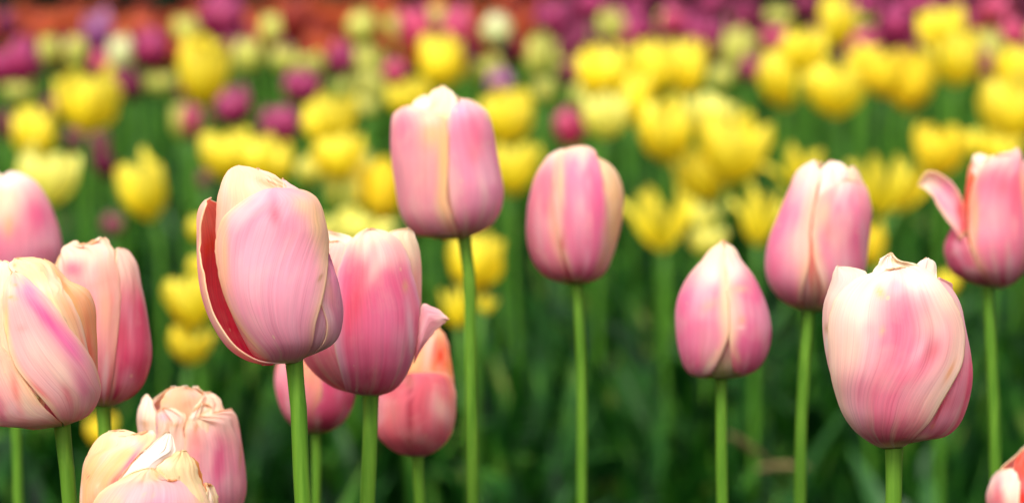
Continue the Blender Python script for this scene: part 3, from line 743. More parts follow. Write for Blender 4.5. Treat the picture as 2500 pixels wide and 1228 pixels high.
f.petal([(400,700),(370,400),(352,250),(356,155),(375,108),(412,64),(455,46)],
        [(660,700),(660,400),(640,200),(608,125),(570,100),(525,96),(490,82),(455,46)],
        lay=.4, puff=.6, curl=.4, crease=0, ruf=1.0, jag=2.2, c=WH, e=(254,246,234), ew=.5, t=(254,246,234), tw=.3,
        bl=[(520,130,28,12,20,(246,210,140),.8),(475,90,26,8,-30,(240,206,140),.8),(430,180,40,14,-40,(248,222,170),.8)])
f.petal([(640,700),(620,350),(598,180),(594,125),(625,86),(668,69)],
        [(760,700),(745,350),(724,200),(722,140),(710,92),(668,69)],
        lay=-.2, puff=.9, curl=0, crease=0, ruf=.2, jag=.2, c=(253,240,226), e=(253,240,230), ew=.4, t=(254,246,238), tw=.3)
f.petal([(400,1165),(280,1090),(160,880),(110,750),(80,600),(66,430),(75,325),(92,265),(112,200),(136,125)],
        [(420,1165),(300,850),(230,550),(240,330),(290,220),(322,160),(280,140),(210,127),(136,125)],
        lay=0, wl=45, puff=.5, curl=.2, crease=.1, ruf=.4, c=(240,196,190), e=(246,214,200), ew=.25, t=(248,226,216), tw=.16, b=(220,96,116), bw=.5,
        bl=[(92,490,20,28,0,(186,140,96),.85),(88,580,10,50,0,(230,222,220),.8),(130,300,60,90,10,(250,222,212),.7)])
f.petal([(560,1160),(620,1080),(690,880),(740,650),(760,450),(745,300),(728,188)],
        [(580,1160),(620,1138),(700,1136),(790,1110),(870,1030),(915,900),(933,760),(920,620),(890,470),(852,325),(805,235),(728,186)],
        lay=.1, wr=55, puff=.5, crease=.1, c=(228,98,134), e=(232,110,146), ew=.2, t=(246,196,206), tw=.28, b=(200,80,106), bw=.25, ruf=.5,
        bl=[(740,950,12,110,-22,(206,40,64),.8),(705,1040,12,16,0,(236,150,120),.8),(840,360,14,60,15,(240,206,180),.7),(780,890,50,60,0,(226,100,122),.5),(640,1110,50,20,10,(236,196,180),.8)])

z5 = (1640, 370, 2.154)
f = Flower('egg-shaped pink tulip bud with a pointed tip and cream seam', 1.17, z5,
  [(265,1196),(170,1194),(100,1168),(60,1080),(40,960),(36,850),(52,760),(100,660),(170,570),(220,510),(258,468)],
  [(265,1196),(350,1187),(430,1150),(480,1080),(505,980),(500,880),(470,770),(420,660),(350,570),(310,510),(266,468)],
  [(262,1180),(260,1400),(256,1850)], 27, seed=251, nu=36, nv=48, backtop=.03)
f.petal([(200,1196),(150,1192),(100,1168),(60,1080),(40,960),(36,850),(52,760),(100,660),(170,570),(225,508),(262,468)],
        [(190,1192),(240,1110),(285,1000),(300,930),(294,800),(284,650),(274,550),(262,468)],
        lay=.9, wl=55, puff=.5, curl=.4, crease=.1, c=(238,128,172), e=(251,222,180), ew=.16, t=(252,230,206), tw=.25, b=(204,84,118), bw=.3, ruf=.5,
        bl=[(210,640,50,60,0,(250,226,224),.9),(200,800,60,30,35,(242,178,160),.8),(190,760,40,40,0,(246,180,196),.6),(270,740,22,220,0,(250,222,180),.8),(200,950,60,100,0,(240,164,186),.7)])
f.petal([(330,1190),(312,1100),(302,1000),(296,930),(290,800),(282,650),(272,550),(262,468)],
        [(310,1192),(350,1187),(430,1150),(480,1080),(505,980),(500,880),(470,770),(420,660),(350,570),(308,510),(262,468)],
        lay=.7, wr=55, puff=.5, curl=.5, crease=.1, c=(236,120,166), e=(251,222,184), ew=.2, t=(252,232,210), tw=.22, b=(204,84,118), bw=.3, ruf=.5,
        bl=[(330,620,45,70,-10,(250,228,226),.9),(350,720,40,18,0,(240,190,150),.8),(365,880,18,22,0,(236,170,130),.85),(360,915,22,8,0,(250,226,220),.9),(340,1060,12,50,20,(232,180,150),.7),(340,800,40,90,0,(246,190,190),.7)])
f.petal([(220,1196),(150,1000),(140,800),(190,640),(262,490)],
        [(340,1196),(400,1000),(400,800),(340,640),(262,490)],
        lay=-.4, puff=.3, c=(206,140,146), e=(226,150,160), ew=.4, b=(150,150,90), bw=.3, t=CR, tw=.2)
f = Flower('tall pink tulip with a cream-edged slit, upper right, behind the white-topped one', 1.24, z5,
  [(725,846),(620,805),(552,740),(516,660),(510,560),(530,450),(570,340),(610,240),(650,140),(700,78),(760,42)],
  [(725,846),(800,838),(880,800),(950,735),(995,640),(1012,500),(1034,330),(1020,230),(992,155),(965,92),(910,60)],
  [(722,830),(700,1310),(680,1850)], 28, seed=281, nu=34, nv=46, backtop=.02)
f.petal([(700,846),(620,805),(552,740),(516,660),(510,560),(530,450),(570,340),(610,240),(650,140),(695,80),(755,46)],
        [(690,842),(690,740),(722,580),(722,420),(735,310),(758,200),(775,120),(755,46)],
        lay=.9, wl=50, puff=.6, curl=.4, c=(240,150,184), e=(250,208,178), ew=.25, t=(252,232,220), tw=.2, b=(206,100,130), bw=.25, ruf=.8,
        bl=[(560,400,28,180,-18,(242,122,172),.8),(650,500,50,110,-5,(246,200,192),.8),(530,620,30,80,0,(238,120,164),.7),(700,640,20,90,-15,(246,196,160),.7)])
f.petal([(760,842),(790,730),(745,560),(738,420),(745,310),(775,230),(820,185),(880,155)],
        [(780,842),(870,806),(945,735),(990,640),(1002,500),(1005,350),(996,250),(980,180),(935,155),(880,155)],
        lay=1.1, wr=25, puff=.8, curl=.3, c=(240,150,178), e=(249,206,170), ew=.25, t=(250,224,214), tw=.16, b=(206,110,130), bw=.25, ruf=.5,
        bl=[(960,400,25,220,0,(236,110,160),.85),(790,330,40,90,-10,(250,206,172),.8),(860,450,40,90,0,(246,190,190),.7),(820,420,24,60,0,(240,150,146),.6),(900,620,40,80,0,(242,186,204),.6),(930,250,40,60,0,(244,140,180),.7)])
f.petal([(700,700),(735,400),(748,180),(775,95),(825,48)],
        [(920,700),(950,400),(950,200),(925,110),(880,62),(825,48)],
        lay=-.3, puff=.8, ruf=1.2, c=(246,180,200), e=WH, ew=.4, t=(254,242,230), tw=.25, bl=[(755,230,10,90,-10,(240,120,96),.9)])
f.petal([(880,760),(920,450),(905,230),(908,110),(935,78)],
        [(950,735),(995,640),(1014,500),(1036,330),(1022,230),(992,158),(968,95),(935,78)],
        lay=-.2, wr=50, puff=.4, c=(244,196,186), e=(248,214,180), ew=.4, t=(252,228,204), tw=.25, b=(226,130,160), bw=.3)
f.petal([(700,842),(640,600),(690,350),(760,160)],[(780,842),(830,600),(810,350),(760,160)], lay=-.6, c=(232,130,120), e=OR, ew=.2, b=(170,120,110), bw=.4, t=OR, tw=.4)

zt = (920, 190, 2.317)
f = Flower('tallest pink tulip, blunt-topped with cream edges, at top centre', 1.22, zt,
  [(470,912),(380,918),(280,908),(205,855),(152,765),(125,600),(105,450),(98,300),(112,215),(150,178),(210,130),(280,85),(350,50)],
  [(480,912),(560,885),(640,830),(688,745),(701,640),(684,530),(662,400),(651,290),(625,200),(575,150),(500,105),(420,60)],
  [(488,900),(520,1100),(550,1500),(565,2400)], 30, seed=311, nu=36, nv=48, backtop=.06)
f.petal([(440,915),(380,918),(280,908),(205,855),(152,765),(125,600),(105,450),(98,300),(112,215),(150,176),(205,166)],
        [(460,912),(430,800),(402,700),(402,600),(407,450),(402,320),(385,240),(340,208),(270,185),(205,166)],
        lay=1.2, wl=45, puff=.7, curl=.5, c=(240,160,180), e=(248,208,150), ew=.22, t=(252,234,214), tw=.14, b=(210,110,132), bw=.25, ruf=.6,
        bl=[(150,300,45,140,0,(248,142,174),.9),(320,330,70,100,0,(250,214,152),.8),(380,480,22,200,0,(250,208,130),.85),(280,550,70,130,0,(242,176,174),.7),(180,520,60,110,0,(246,176,190),.6),(300,240,60,40,0,(252,232,206),.8)])
f.petal([(470,912),(440,800),(415,700),(400,560),(385,400),(395,250),(430,165),(480,128)],
        [(490,912),(560,885),(640,830),(688,745),(701,640),(684,530),(655,430),(620,330),(582,235),(540,165),(510,135),(480,128)],
        lay=.6, wr=45, puff=.9, curl=.3, c=(240,158,192), e=(246,190,190), ew=.2, t=(250,206,214), tw=.14, b=(204,116,136), bw=.25, ruf=.4,
        bl=[(560,330,45,130,15,(250,130,170),.9),(550,440,34,60,10,(248,140,160),.7),(480,200,50,40,0,(246,176,214),.9),(430,620,30,90,0,(236,170,180),.7),(600,620,22,80,20,(246,206,210),.7),(500,700,60,100,20,(238,150,180),.6),(560,870,40,20,0,(190,140,110),.7)])
f.petal([(250,600),(250,350),(262,210),(290,130),(330,75),(375,50)],
        [(480,600),(470,350),(455,200),(442,120),(415,75),(375,50)],
        lay=0, puff=.6, ruf=1.2, c=(252,226,186), e=WH, ew=.4, t=(254,240,216), tw=.25, bl=[(320,170,18,35,-25,(246,190,160),.8)])
f.petal([(170,600),(170,350),(185,200),(205,150),(235,120),(270,106)],
        [(340,600),(345,350),(340,200),(325,140),(300,112),(270,106)], lay=-.2, puff=.5, ruf=1.2, c=(253,236,216), e=WH, ew=.5, t=WH, tw=.3)
f.petal([(520,700),(500,400),(480,220),(480,122)],
        [(685,600),(668,450),(652,300),(626,205),(580,152),(530,128),(480,122)], lay=-.3, wr=40, puff=.4, c=(244,206,150), e=(248,218,160), ew=.4, t=(250,226,184), tw=.25, b=PK, bw=.3)

f = Flower('barrel-shaped pink tulip right of centre, cream back petal on its right side', 1.25, zt,
  [(1110,1170),(1020,1154),(940,1108),(882,1020),(856,900),(860,760),(882,640),(912,540),(958,462),(1000,422),(1060,385)],
  [(1130,1170),(1210,1162),(1290,1100),(1340,985),(1375,850),(1391,720),(1382,620),(1350,540),(1305,480),(1250,430),(1190,385)],
  [(1130,1155),(1147,1650),(1163,2405)], 25, seed=341, nu=34, nv=46, backtop=.02)
f.petal([(1100,1168),(1020,1154),(940,1108),(882,1020),(856,900),(860,760),(882,640),(912,540),(958,462),(1000,422),(1055,403)],
        [(1090,1168),(1060,1060),(1030,930),(1018,780),(1013,640),(1012,520),(1030,445),(1055,403)],
        lay=.4, wl=50, puff=.5, c=(242,136,166), e=(246,190,170), ew=.2, t=(252,232,214), tw=.14, b=(196,74,108), bw=.28, bl=[(920,850,22,180,0,(248,182,196),.7),(960,560,40,110,-18,(244,140,168),.7)])
f.petal([(1120,1168),(1075,1050),(1030,930),(1012,780),(1006,640),(1010,500),(1045,425),(1125,392)],
        [(1150,1168),(1225,1100),(1280,960),(1293,820),(1285,680),(1268,570),(1245,480),(1218,420),(1185,390),(1125,392)],
        lay=1.2, puff=1.0, curl=.3, c=(242,138,176), e=(246,196,170), ew=.3, t=(253,230,206), tw=.14, b=(196,80,112), bw=.25, ruf=.6,
        bl=[(1040,600,22,200,0,(248,206,166),.9),(1150,750,40,150,0,(246,184,206),.7),(1250,700,25,240,0,(238,112,168),.8),(1190,550,30,40,0,(236,130,160),.6),(1040,960,22,80,-10,(214,96,96),.7)])
f.petal([(1180,1166),(1210,950),(1230,700),(1225,520),(1250,455)],
        [(1210,1162),(1290,1100),(1340,985),(1375,850),(1391,720),(1382,620),(1350,540),(1308,484),(1250,455)],
        lay=0, wr=50, puff=.4, c=(246,206,156), e=(246,210,150), ew=.3, t=(250,222,180), tw=.2, b=(222,120,150), bw=.4, bl=[(1300,850,14,200,0,(244,190,206),.5)])

z7 = (2230, 340, 3.232)
f = Flower('pink tulip at the right edge with a petal curling out to the left', 1.27, z7,
  [(620,1180),(450,1125),(330,1060),(272,960),(255,860),(280,770),(330,680),(370,560),(400,400),(420,240),(470,120)],
  [(660,1180),(780,1130),(860,1050),(915,950),(950,800),(965,600),(960,400),(940,250),(890,160),(800,60)],
  [(590,1160),(600,1820),(630,2870)], 27, seed=371, nu=34, nv=46, backtop=.1)
f.petal([(640,1178),(560,1090),(490,930),(448,770),(440,600),(455,450),(480,330),(515,235),(560,170),(620,138)],
        [(690,1178),(790,1110),(850,960),(868,700),(855,450),(835,250),(818,130),(790,64),(740,92),(680,112),(620,138)],
        lay=1.2, puff=1.0, curl=.4, c=(236,136,166), e=(246,192,150), ew=.25, t=(250,222,206), tw=.18, b=(178,50,84), bw=.25, ruf=1.0,
        bl=[(690,390,70,70,0,(228,110,134),.7),(620,620,110,140,0,(238,170,180),.75),(480,620,26,220,0,(242,190,140),.85),(790,450,40,220,0,(232,102,132),.7),(800,200,50,70,0,(244,150,180),.7)])
f.petal([(600,1178),(450,1125),(330,1060),(272,960),(255,860),(280,770),(325,690),(375,620)],
        [(650,1178),(560,1080),(490,960),(450,850),(420,760),(400,690),(375,620)],
        lay=.6, wl=45, puff=.7, c=(216,96,134), e=(226,130,150), ew=.2, t=(226,130,150), tw=.15, b=(160,60,80), bw=.3)
f.petal([(370,800),(325,720),(255,632),(195,545),(150,465),(100,410),(35,374)],
        [(410,760),(405,640),(370,480),(310,375),(235,310),(150,272),(85,285),(35,372)],
        free=(-14,-6,-4), puff=.3, curl=0, crease=0, c=(240,162,188), e=(248,206,180), ew=.3, t=(252,230,206), tw=.25, b=(232,60,70), bw=.5, bl=[(270,390,60,50,-40,(240,150,196),.8),(370,560,40,70,0,(230,60,66),.7)], label='petal curling outwards')
f.petal([(400,900),(370,550),(320,420),(315,290),(365,215),(410,170),(450,148)],
        [(480,900),(480,550),(490,330),(480,210),(450,148)],
        lay=-.3, puff=.3, c=(238,70,44), e=(240,140,80), ew=.35, t=(236,150,90), tw=.4, b=(190,20,36), bw=.5, bl=[(430,380,34,110,0,(244,64,44),.9),(345,360,20,90,0,(246,160,110),.7)], label='orange-red inner side of a petal')
f.petal([(470,700),(470,400),(445,230),(442,145),(505,118)],
        [(620,700),(620,400),(590,230),(565,145),(505,118)], lay=-.1, puff=.5, ruf=1.5, c=(246,214,220), e=WH, ew=.4, t=WH, tw=.3)
f.petal([(760,1130),(830,900),(850,600),(830,350),(825,210),(870,150)],
        [(700,1170),(790,1125),(865,1045),(918,950),(950,800),(965,600),(960,400),(940,250),(915,180),(870,150)],
        lay=.2, wr=50, puff=.4, c=(210,90,136), e=(220,110,150), ew=.2, t=(240,180,200), tw=.2, b=(150,40,76), bw=.3)

z8 = (0, 380, 4.093)
f = Flower('soft pink and cream tulip cut by the left edge, above the sharp one', 1.30, z8,
  [(150,1350),(-150,1300),(-300,1100),(-350,850),(-335,600),(-280,420),(-200,280),(-100,200),(0,150)],
  [(150,1350),(420,1260),(540,1130),(592,960),(575,790),(535,620),(485,480),(420,350),(350,262),(270,205),(180,150)],
  [(155,1330),(160,2780),(165,3470)], 24, seed=401, nu=30, nv=42, backtop=.04)
f.petal([(120,1350),(-60,1200),(-100,950),(-80,650),(-50,400),(0,260),(60,190),(130,160)],
        [(200,1350),(430,1240),(545,1120),(592,960),(575,790),(535,620),(485,480),(420,350),(350,265),(270,205),(200,165),(130,160)],
        lay=.9, wr=40, puff=.7, curl=.2, c=(238,146,176), e=(238,120,166), ew=.3, t=(248,226,232), tw=.25, b=(208,96,130), bw=.3, ruf=.6,
        bl=[(60,420,210,260,0,(250,224,196),.95),(100,230,220,60,0,(254,242,240),.95),(100,700,50,120,0,(240,172,120),.85),(400,600,110,170,20,(234,104,156),.85),(100,280,100,60,0,(240,222,236),.9),(0,500,100,200,0,(248,214,186),.8),(260,800,80,130,0,(232,150,170),.6)])
f.petal([(100,1350),(-150,1300),(-300,1100),(-350,850),(-335,600),(-280,420),(-200,280),(-100,200),(0,150)],
        [(120,1350),(20,1100),(0,850),(30,600),(60,380),(60,220),(0,150)], lay=.2, wl=40, puff=.5, c=(246,196,180), t=(250,226,210), tw=.25)

f = Flower('round pink tulip head low behind the big tulip\'s green stem', 1.24, None,
  [(768,1060),(728,1044),(700,1012),(684,965),(680,920),(688,875),(702,835),(722,800)],
  [(770,1060),(812,1048),(846,1016),(862,970),(863,930),(856,880),(845,840),(830,800)],
  [(770,1052),(774,1130),(776,1228)], 22, seed=431, nu=28, nv=36, backtop=.0)
f.petal([(760,1060),(728,1044),(700,1012),(684,965),(680,920),(688,875),(705,835),(735,802)],
        [(775,1060),(780,1000),(790,930),(790,870),(775,825),(735,802)], lay=.8, wl=45, c=(238,130,160), e=(246,180,140), ew=.35, t=PE, tw=.3, b=(176,60,90), bw=.35, bl=[(745,900,16,40,20,(248,180,130),.8)])
f.petal([(770,1060),(765,1000),(765,930),(770,870),(785,825),(805,800)],
        [(785,1060),(812,1048),(846,1016),(862,970),(863,930),(856,880),(843,835),(805,800)], lay=.3, wr=45, c=(224,90,134), e=(230,110,146), ew=.2, t=PE, tw=.2, b=(170,50,84), bw=.35)

f = Flower('salmon-pink tulip with orange-streaked inside showing, low beside the pointed side petal', 1.17, z2,
  [(590,1198),(500,1182),(430,1132),(392,1080),(380,1000),(385,900),(415,800),(470,730),(540,650),(620,570),(690,536)],
  [(600,1198),(680,1162),(742,1100),(776,1020),(782,920),(768,780),(748,660),(728,580),(700,536)],
  [(585,1185),(582,1300),(590,1435)], 27, seed=461, nu=36, nv=46, backtop=.15)
f.petal([(580,1198),(490,1178),(425,1128),(390,1080),(380,1000),(385,910),(420,840),(480,790),(570,762)],
        [(600,1198),(690,1155),(745,1090),(765,1000),(762,880),(745,800),(705,765),(640,757),(570,762)],
        lay=.9, wl=45, puff=.8, curl=-.3, crease=.9, c=(230,112,132), e=(240,150,130), ew=.2, t=(244,168,130), tw=.14, b=(190,70,100), bw=.3,
        bl=[(700,940,40,80,15,(248,206,196),.8),(545,970,10,200,0,(176,50,74),.8),(450,960,50,80,0,(238,150,150),.7),(620,900,30,80,0,(226,104,120),.6),(540,800,22,40,0,(150,90,60),.5)])
f.petal([(440,1050),(420,880),(490,740),(560,650),(620,580),(690,538)],
        [(765,1050),(772,900),(766,780),(748,660),(728,580),(690,538)],
        lay=-.3, wr=45, puff=.3, curl=.2, c=(246,150,110), e=(248,176,120), ew=.2, t=(248,186,140), tw=.2, b=(236,110,70), bw=.3,
        bl=[(640,640,24,90,-10,(248,190,180),.9),(700,680,26,70,-5,(240,72,46),.95),(560,700,40,60,-30,(248,196,146),.8),(750,760,14,150,-5,(248,170,90),.8),(670,650,8,80,-8,(232,80,90),.7)])

f = Flower('red and white streaked tulip just poking in at the bottom right corner', 1.15, None,
  [(2520,1330),(2470,1320),(2432,1280),(2416,1230),(2420,1190),(2438,1150),(2465,1118),(2498,1085)],
  [(2530,1330),(2580,1320),(2625,1280),(2640,1230),(2635,1180),(2615,1130),(2580,1095),(2540,1070)],
  [(2525,1320),(2530,1500)], 28, seed=491, nu=30, nv=40, backtop=.03)
f.petal([(2515,1330),(2470,1320),(2432,1280),(2416,1230),(2420,1190),(2440,1158),(2472,1140)],
        [(2525,1330),(2500,1270),(2490,1220),(2490,1180),(2486,1155),(2472,1140)], lay=.8, wl=45, c=(238,150,160), e=(252,232,214), ew=.5, t=(253,240,228), tw=.3, b=(222,90,110), bw=.3, bl=[(2435,1200,10,40,0,(226,90,120),.8),(2462,1180,10,40,0,(253,240,226),.9)])
f.petal([(2500,1330),(2470,1270),(2465,1200),(2470,1150),(2485,1110),(2520,1085)],
        [(2540,1330),(2590,1280),(2600,1200),(2590,1140),(2560,1100),(2520,1085)], lay=.3, c=(232,56,46), e=(236,84,60), ew=.2, t=(238,110,80), tw=.15, b=(220,50,60), bw=.3, bl=[(2496,1140,14,40,10,(238,84,60),.9)])
f.petal([(2540,1330),(2550,1200),(2570,1130),(2590,1110)],
        [(2530,1330),(2580,1320),(2625,1280),(2640,1230),(2635,1180),(2615,1135),(2590,1110)], lay=.6, wr=45, c=PK)

# ------------------------------------------------------------------ background tulips
def bg_petal(az, hw, prof, height, tip, seed, nu=8, nv=10, ripple=.055):
    """petal of a unit flower (width 1, height 1); prof: list of radii bottom->top"""
    rs = random.Random(seed)
    ph = rs.uniform(0, 6)
    V = []
    vs = np.linspace(0, 1, nv)
    pr = np.interp(vs, np.linspace(0, 1, len(prof)), prof)
    for j, v in enumerate(vs):
        w = hw*(min(1, (v/.12+.35))*(max(0.03, 1-max(0, (v-.5)/.5)**tip)**.5))
        for i in range(nu):
            s = 2*i/(nu-1)-1
            a_ = az + s*w
            r = pr[j]*(1-.05*s*s) + ripple*math.sin(ph+s*4+v*5)*v
            z = height*(v*.98 + (.05*math.sin(ph+s*6)+.03*math.sin(ph*3+s*13))*v*v - .02)
            V.append((r*math.sin(a_), -r*math.cos(a_), z))
    return np.array(V), nu, nv
KINDS = {
 'cup':   dict(o=[.05, .37, .48, .51, .48, .42], i=[.05, .33, .43, .46, .43, .36], hw=.76, tip=3.0, h=(.92, 1.0)),
 'cup2':  dict(o=[.05, .33, .46, .51, .52, .51], i=[.05, .31, .42, .45, .44, .40], hw=.72, tip=2.7, h=(.88, 1.0)),
 'splay': dict(o=[.04, .24, .34, .40, .50, .64], i=[.04, .24, .32, .34, .36, .40], hw=.50, tip=1.3, h=(.85, 1.0)),
 'egg':   dict(o=[.05, .38, .49, .50, .42, .22], i=[.05, .34, .45, .45, .36, .16], hw=.78, tip=2.6, h=(.95, 1.0)),
 'oval':  dict(o=[.05, .34, .46, .50, .46, .33], i=[.05, .32, .42, .45, .40, .26], hw=.74, tip=2.6, h=(.96, 1.0)),
 'open':  dict(o=[.04, .34, .50, .60, .70, .80], i=[.04, .30, .42, .50, .52, .50], hw=.62, tip=2.2, h=(.72, 1.0)),
}
_pc = {}
def petals_of(kind, color, var):
    k = (kind, color, var)
    if k in _pc: return _pc[k]
    K = KINDS[kind]; out = []; rs = random.Random(hash((kind, var)) % 9999 if False else (sum(map(ord, kind))*7+var))
    for q in range(6):
        outer = q % 2 == 0
        az = q*math.pi/3 + rs.uniform(-.12, .12) + var*.5
        pr = [p*(1+rs.uniform(-.09, .09)*(i/5)) for i, p in enumerate(K['o' if outer else 'i'])]
        V, nu, nv = bg_petal(az, K['hw']*rs.uniform(.92, 1.08), pr, K['h'][0 if outer else 1]*rs.uniform(.92, 1.02), K['tip'], rs.random())
        out.append(grid_mesh('petal', V, nu, nv, [HM[color]]))
    _pc[k] = out
    return out
BSTEM = tube_mesh('stem', [(.0, 0, 0), (.012, .0, -.25), (.018, 0, -.5), (.012, 0, -.8), (0, 0, -1)], [.9, 1, 1.05, 1.1, 1.15], M_BSTEM, 8)
def fix_stem(me):
    # radius is unit; scaled in x/y per copy
    return me
me = BSTEM
NAMES = dict(yellow='yellow_tulip', lemon='yellow_tulip', amber='yellow_tulip', cream='cream_tulip', ivory='cream_tulip', magenta='purple_tulip', plum='purple_tulip',
             rose='purple_tulip', lilac='purple_tulip', dusky='purple_tulip', orange='orange_tulip', scarlet='red_tulip')
def stem_mesh(path, r, name='stem'):
    return tube_mesh(name, path, [r*(1+.15*i/len(path)) for i in range(len(path))], M_BSTEM, 7)
_n = [0]
def bg_tulip(x, y, w, h, tilt, kind, color, label, d, group, parts=True, leaves=2):
    """x,y: centre of the head in photo pixels; w,h size in photo pixels"""
    _n[0] += 1
    rs = random.Random(_n[0]*13+1)
    tl = math.radians(tilt)
    yb = y + h*.5*math.cos(tl); xb = x - h*.5*math.sin(tl)
    P = unproj(xb, yb, d)
    if P.z < .12: P.z = .12
    gx = P.x - math.tan(tl)*.10 + rs.uniform(-.02, .02); gy = P.y + rs.uniform(-.02, .02)
    root = empty(NAMES[color], (gx, gy, 0))
    tagit(root, label, 'tulip', group)
    W_, H_ = w*1.04/F*d, h*1.1/F*d
    loc = P - root.location
    rot = (rs.uniform(-.12, .12), tl, rs.uniform(-.4, .4))
    for me in petals_of(kind, color, rs.randrange(3)):
        o = link('petal', me, root, loc); o.rotation_euler = (rot[0]+rs.gauss(0, .06), rot[1]+rs.gauss(0, .06), rot[2]+rs.gauss(0, .1)); o.scale = (W_*rs.uniform(.94, 1.06), W_, H_*rs.uniform(.93, 1.05))
    top = loc + Vector((0, 0, .004)); L = P.z
    off = Vector((math.sin(tl), 0, -math.cos(tl)))
    p1 = loc + Vector((-math.sin(tl)*.03, 0, -math.cos(tl)*.03))
    path = [top, p1] + [p1.lerp(Vector((0, 0, 0)), t) + Vector((rs.uniform(-.006, .006), 0, 0)) for t in (.3, .6)] + [Vector((0, 0, -.005))]
    link('stem', stem_mesh(path, .0032), root)
    add_leaves(root, leaves, rs)
    return root

def where(x):
    for lim, w in ((180, 'above the tulips cut by the left edge'), (470, 'left of the large sharp pink tulip'), (830, 'above the large sharp pink tulip'), (960, 'left of the tallest pink tulip'),
                   (1230, 'above the tallest pink tulip'), (1330, 'right of the tallest pink tulip'), (1540, 'above the barrel-shaped pink tulip'), (1660, 'right of the barrel-shaped pink tulip'),
                   (1880, 'above the egg-shaped pink bud'), (2110, 'above the tall slit pink tulip'), (2300, 'above the white-topped pink tulip')):
        if x < lim: return w
    return 'above the right-edge pink tulip'
def filler():
    rf = random.Random(5)
    for d in (4.95, 5.3):
        x = -40
        while x < 2540:
            if x < 1050 and rf.random() < .5:
                x += rf.uniform(60, 150); continue
            pale = rf.random() < (.15 if x < 1000 else .4)
            yy = -192+.232*F/d+rf.uniform(-24, 34)
            if pale: bg_tulip(x, yy, rf.uniform(52, 70), rf.uniform(62, 84), rf.uniform(-10, 10), rf.choice(('oval', 'cup')), 'cream', 'small blurred cream tulip deep in the bed, '+where(x), d, 'small cream tulips deep in the bed', leaves=1)
            else: bg_tulip(x, yy, rf.uniform(52, 66), rf.uniform(60, 76), rf.uniform(-10, 10), 'egg', 'plum', 'small blurred plum tulip deep in the bed, '+where(x), d, 'small plum tulips deep in the bed', leaves=1)
            x += rf.uniform(60, 150)
def dy(y, near, far, y0=650.): return far + (near-far)*max(0, min(1.1, y/y0))
YG = 'yellow tulips in the bed behind the pink ones'
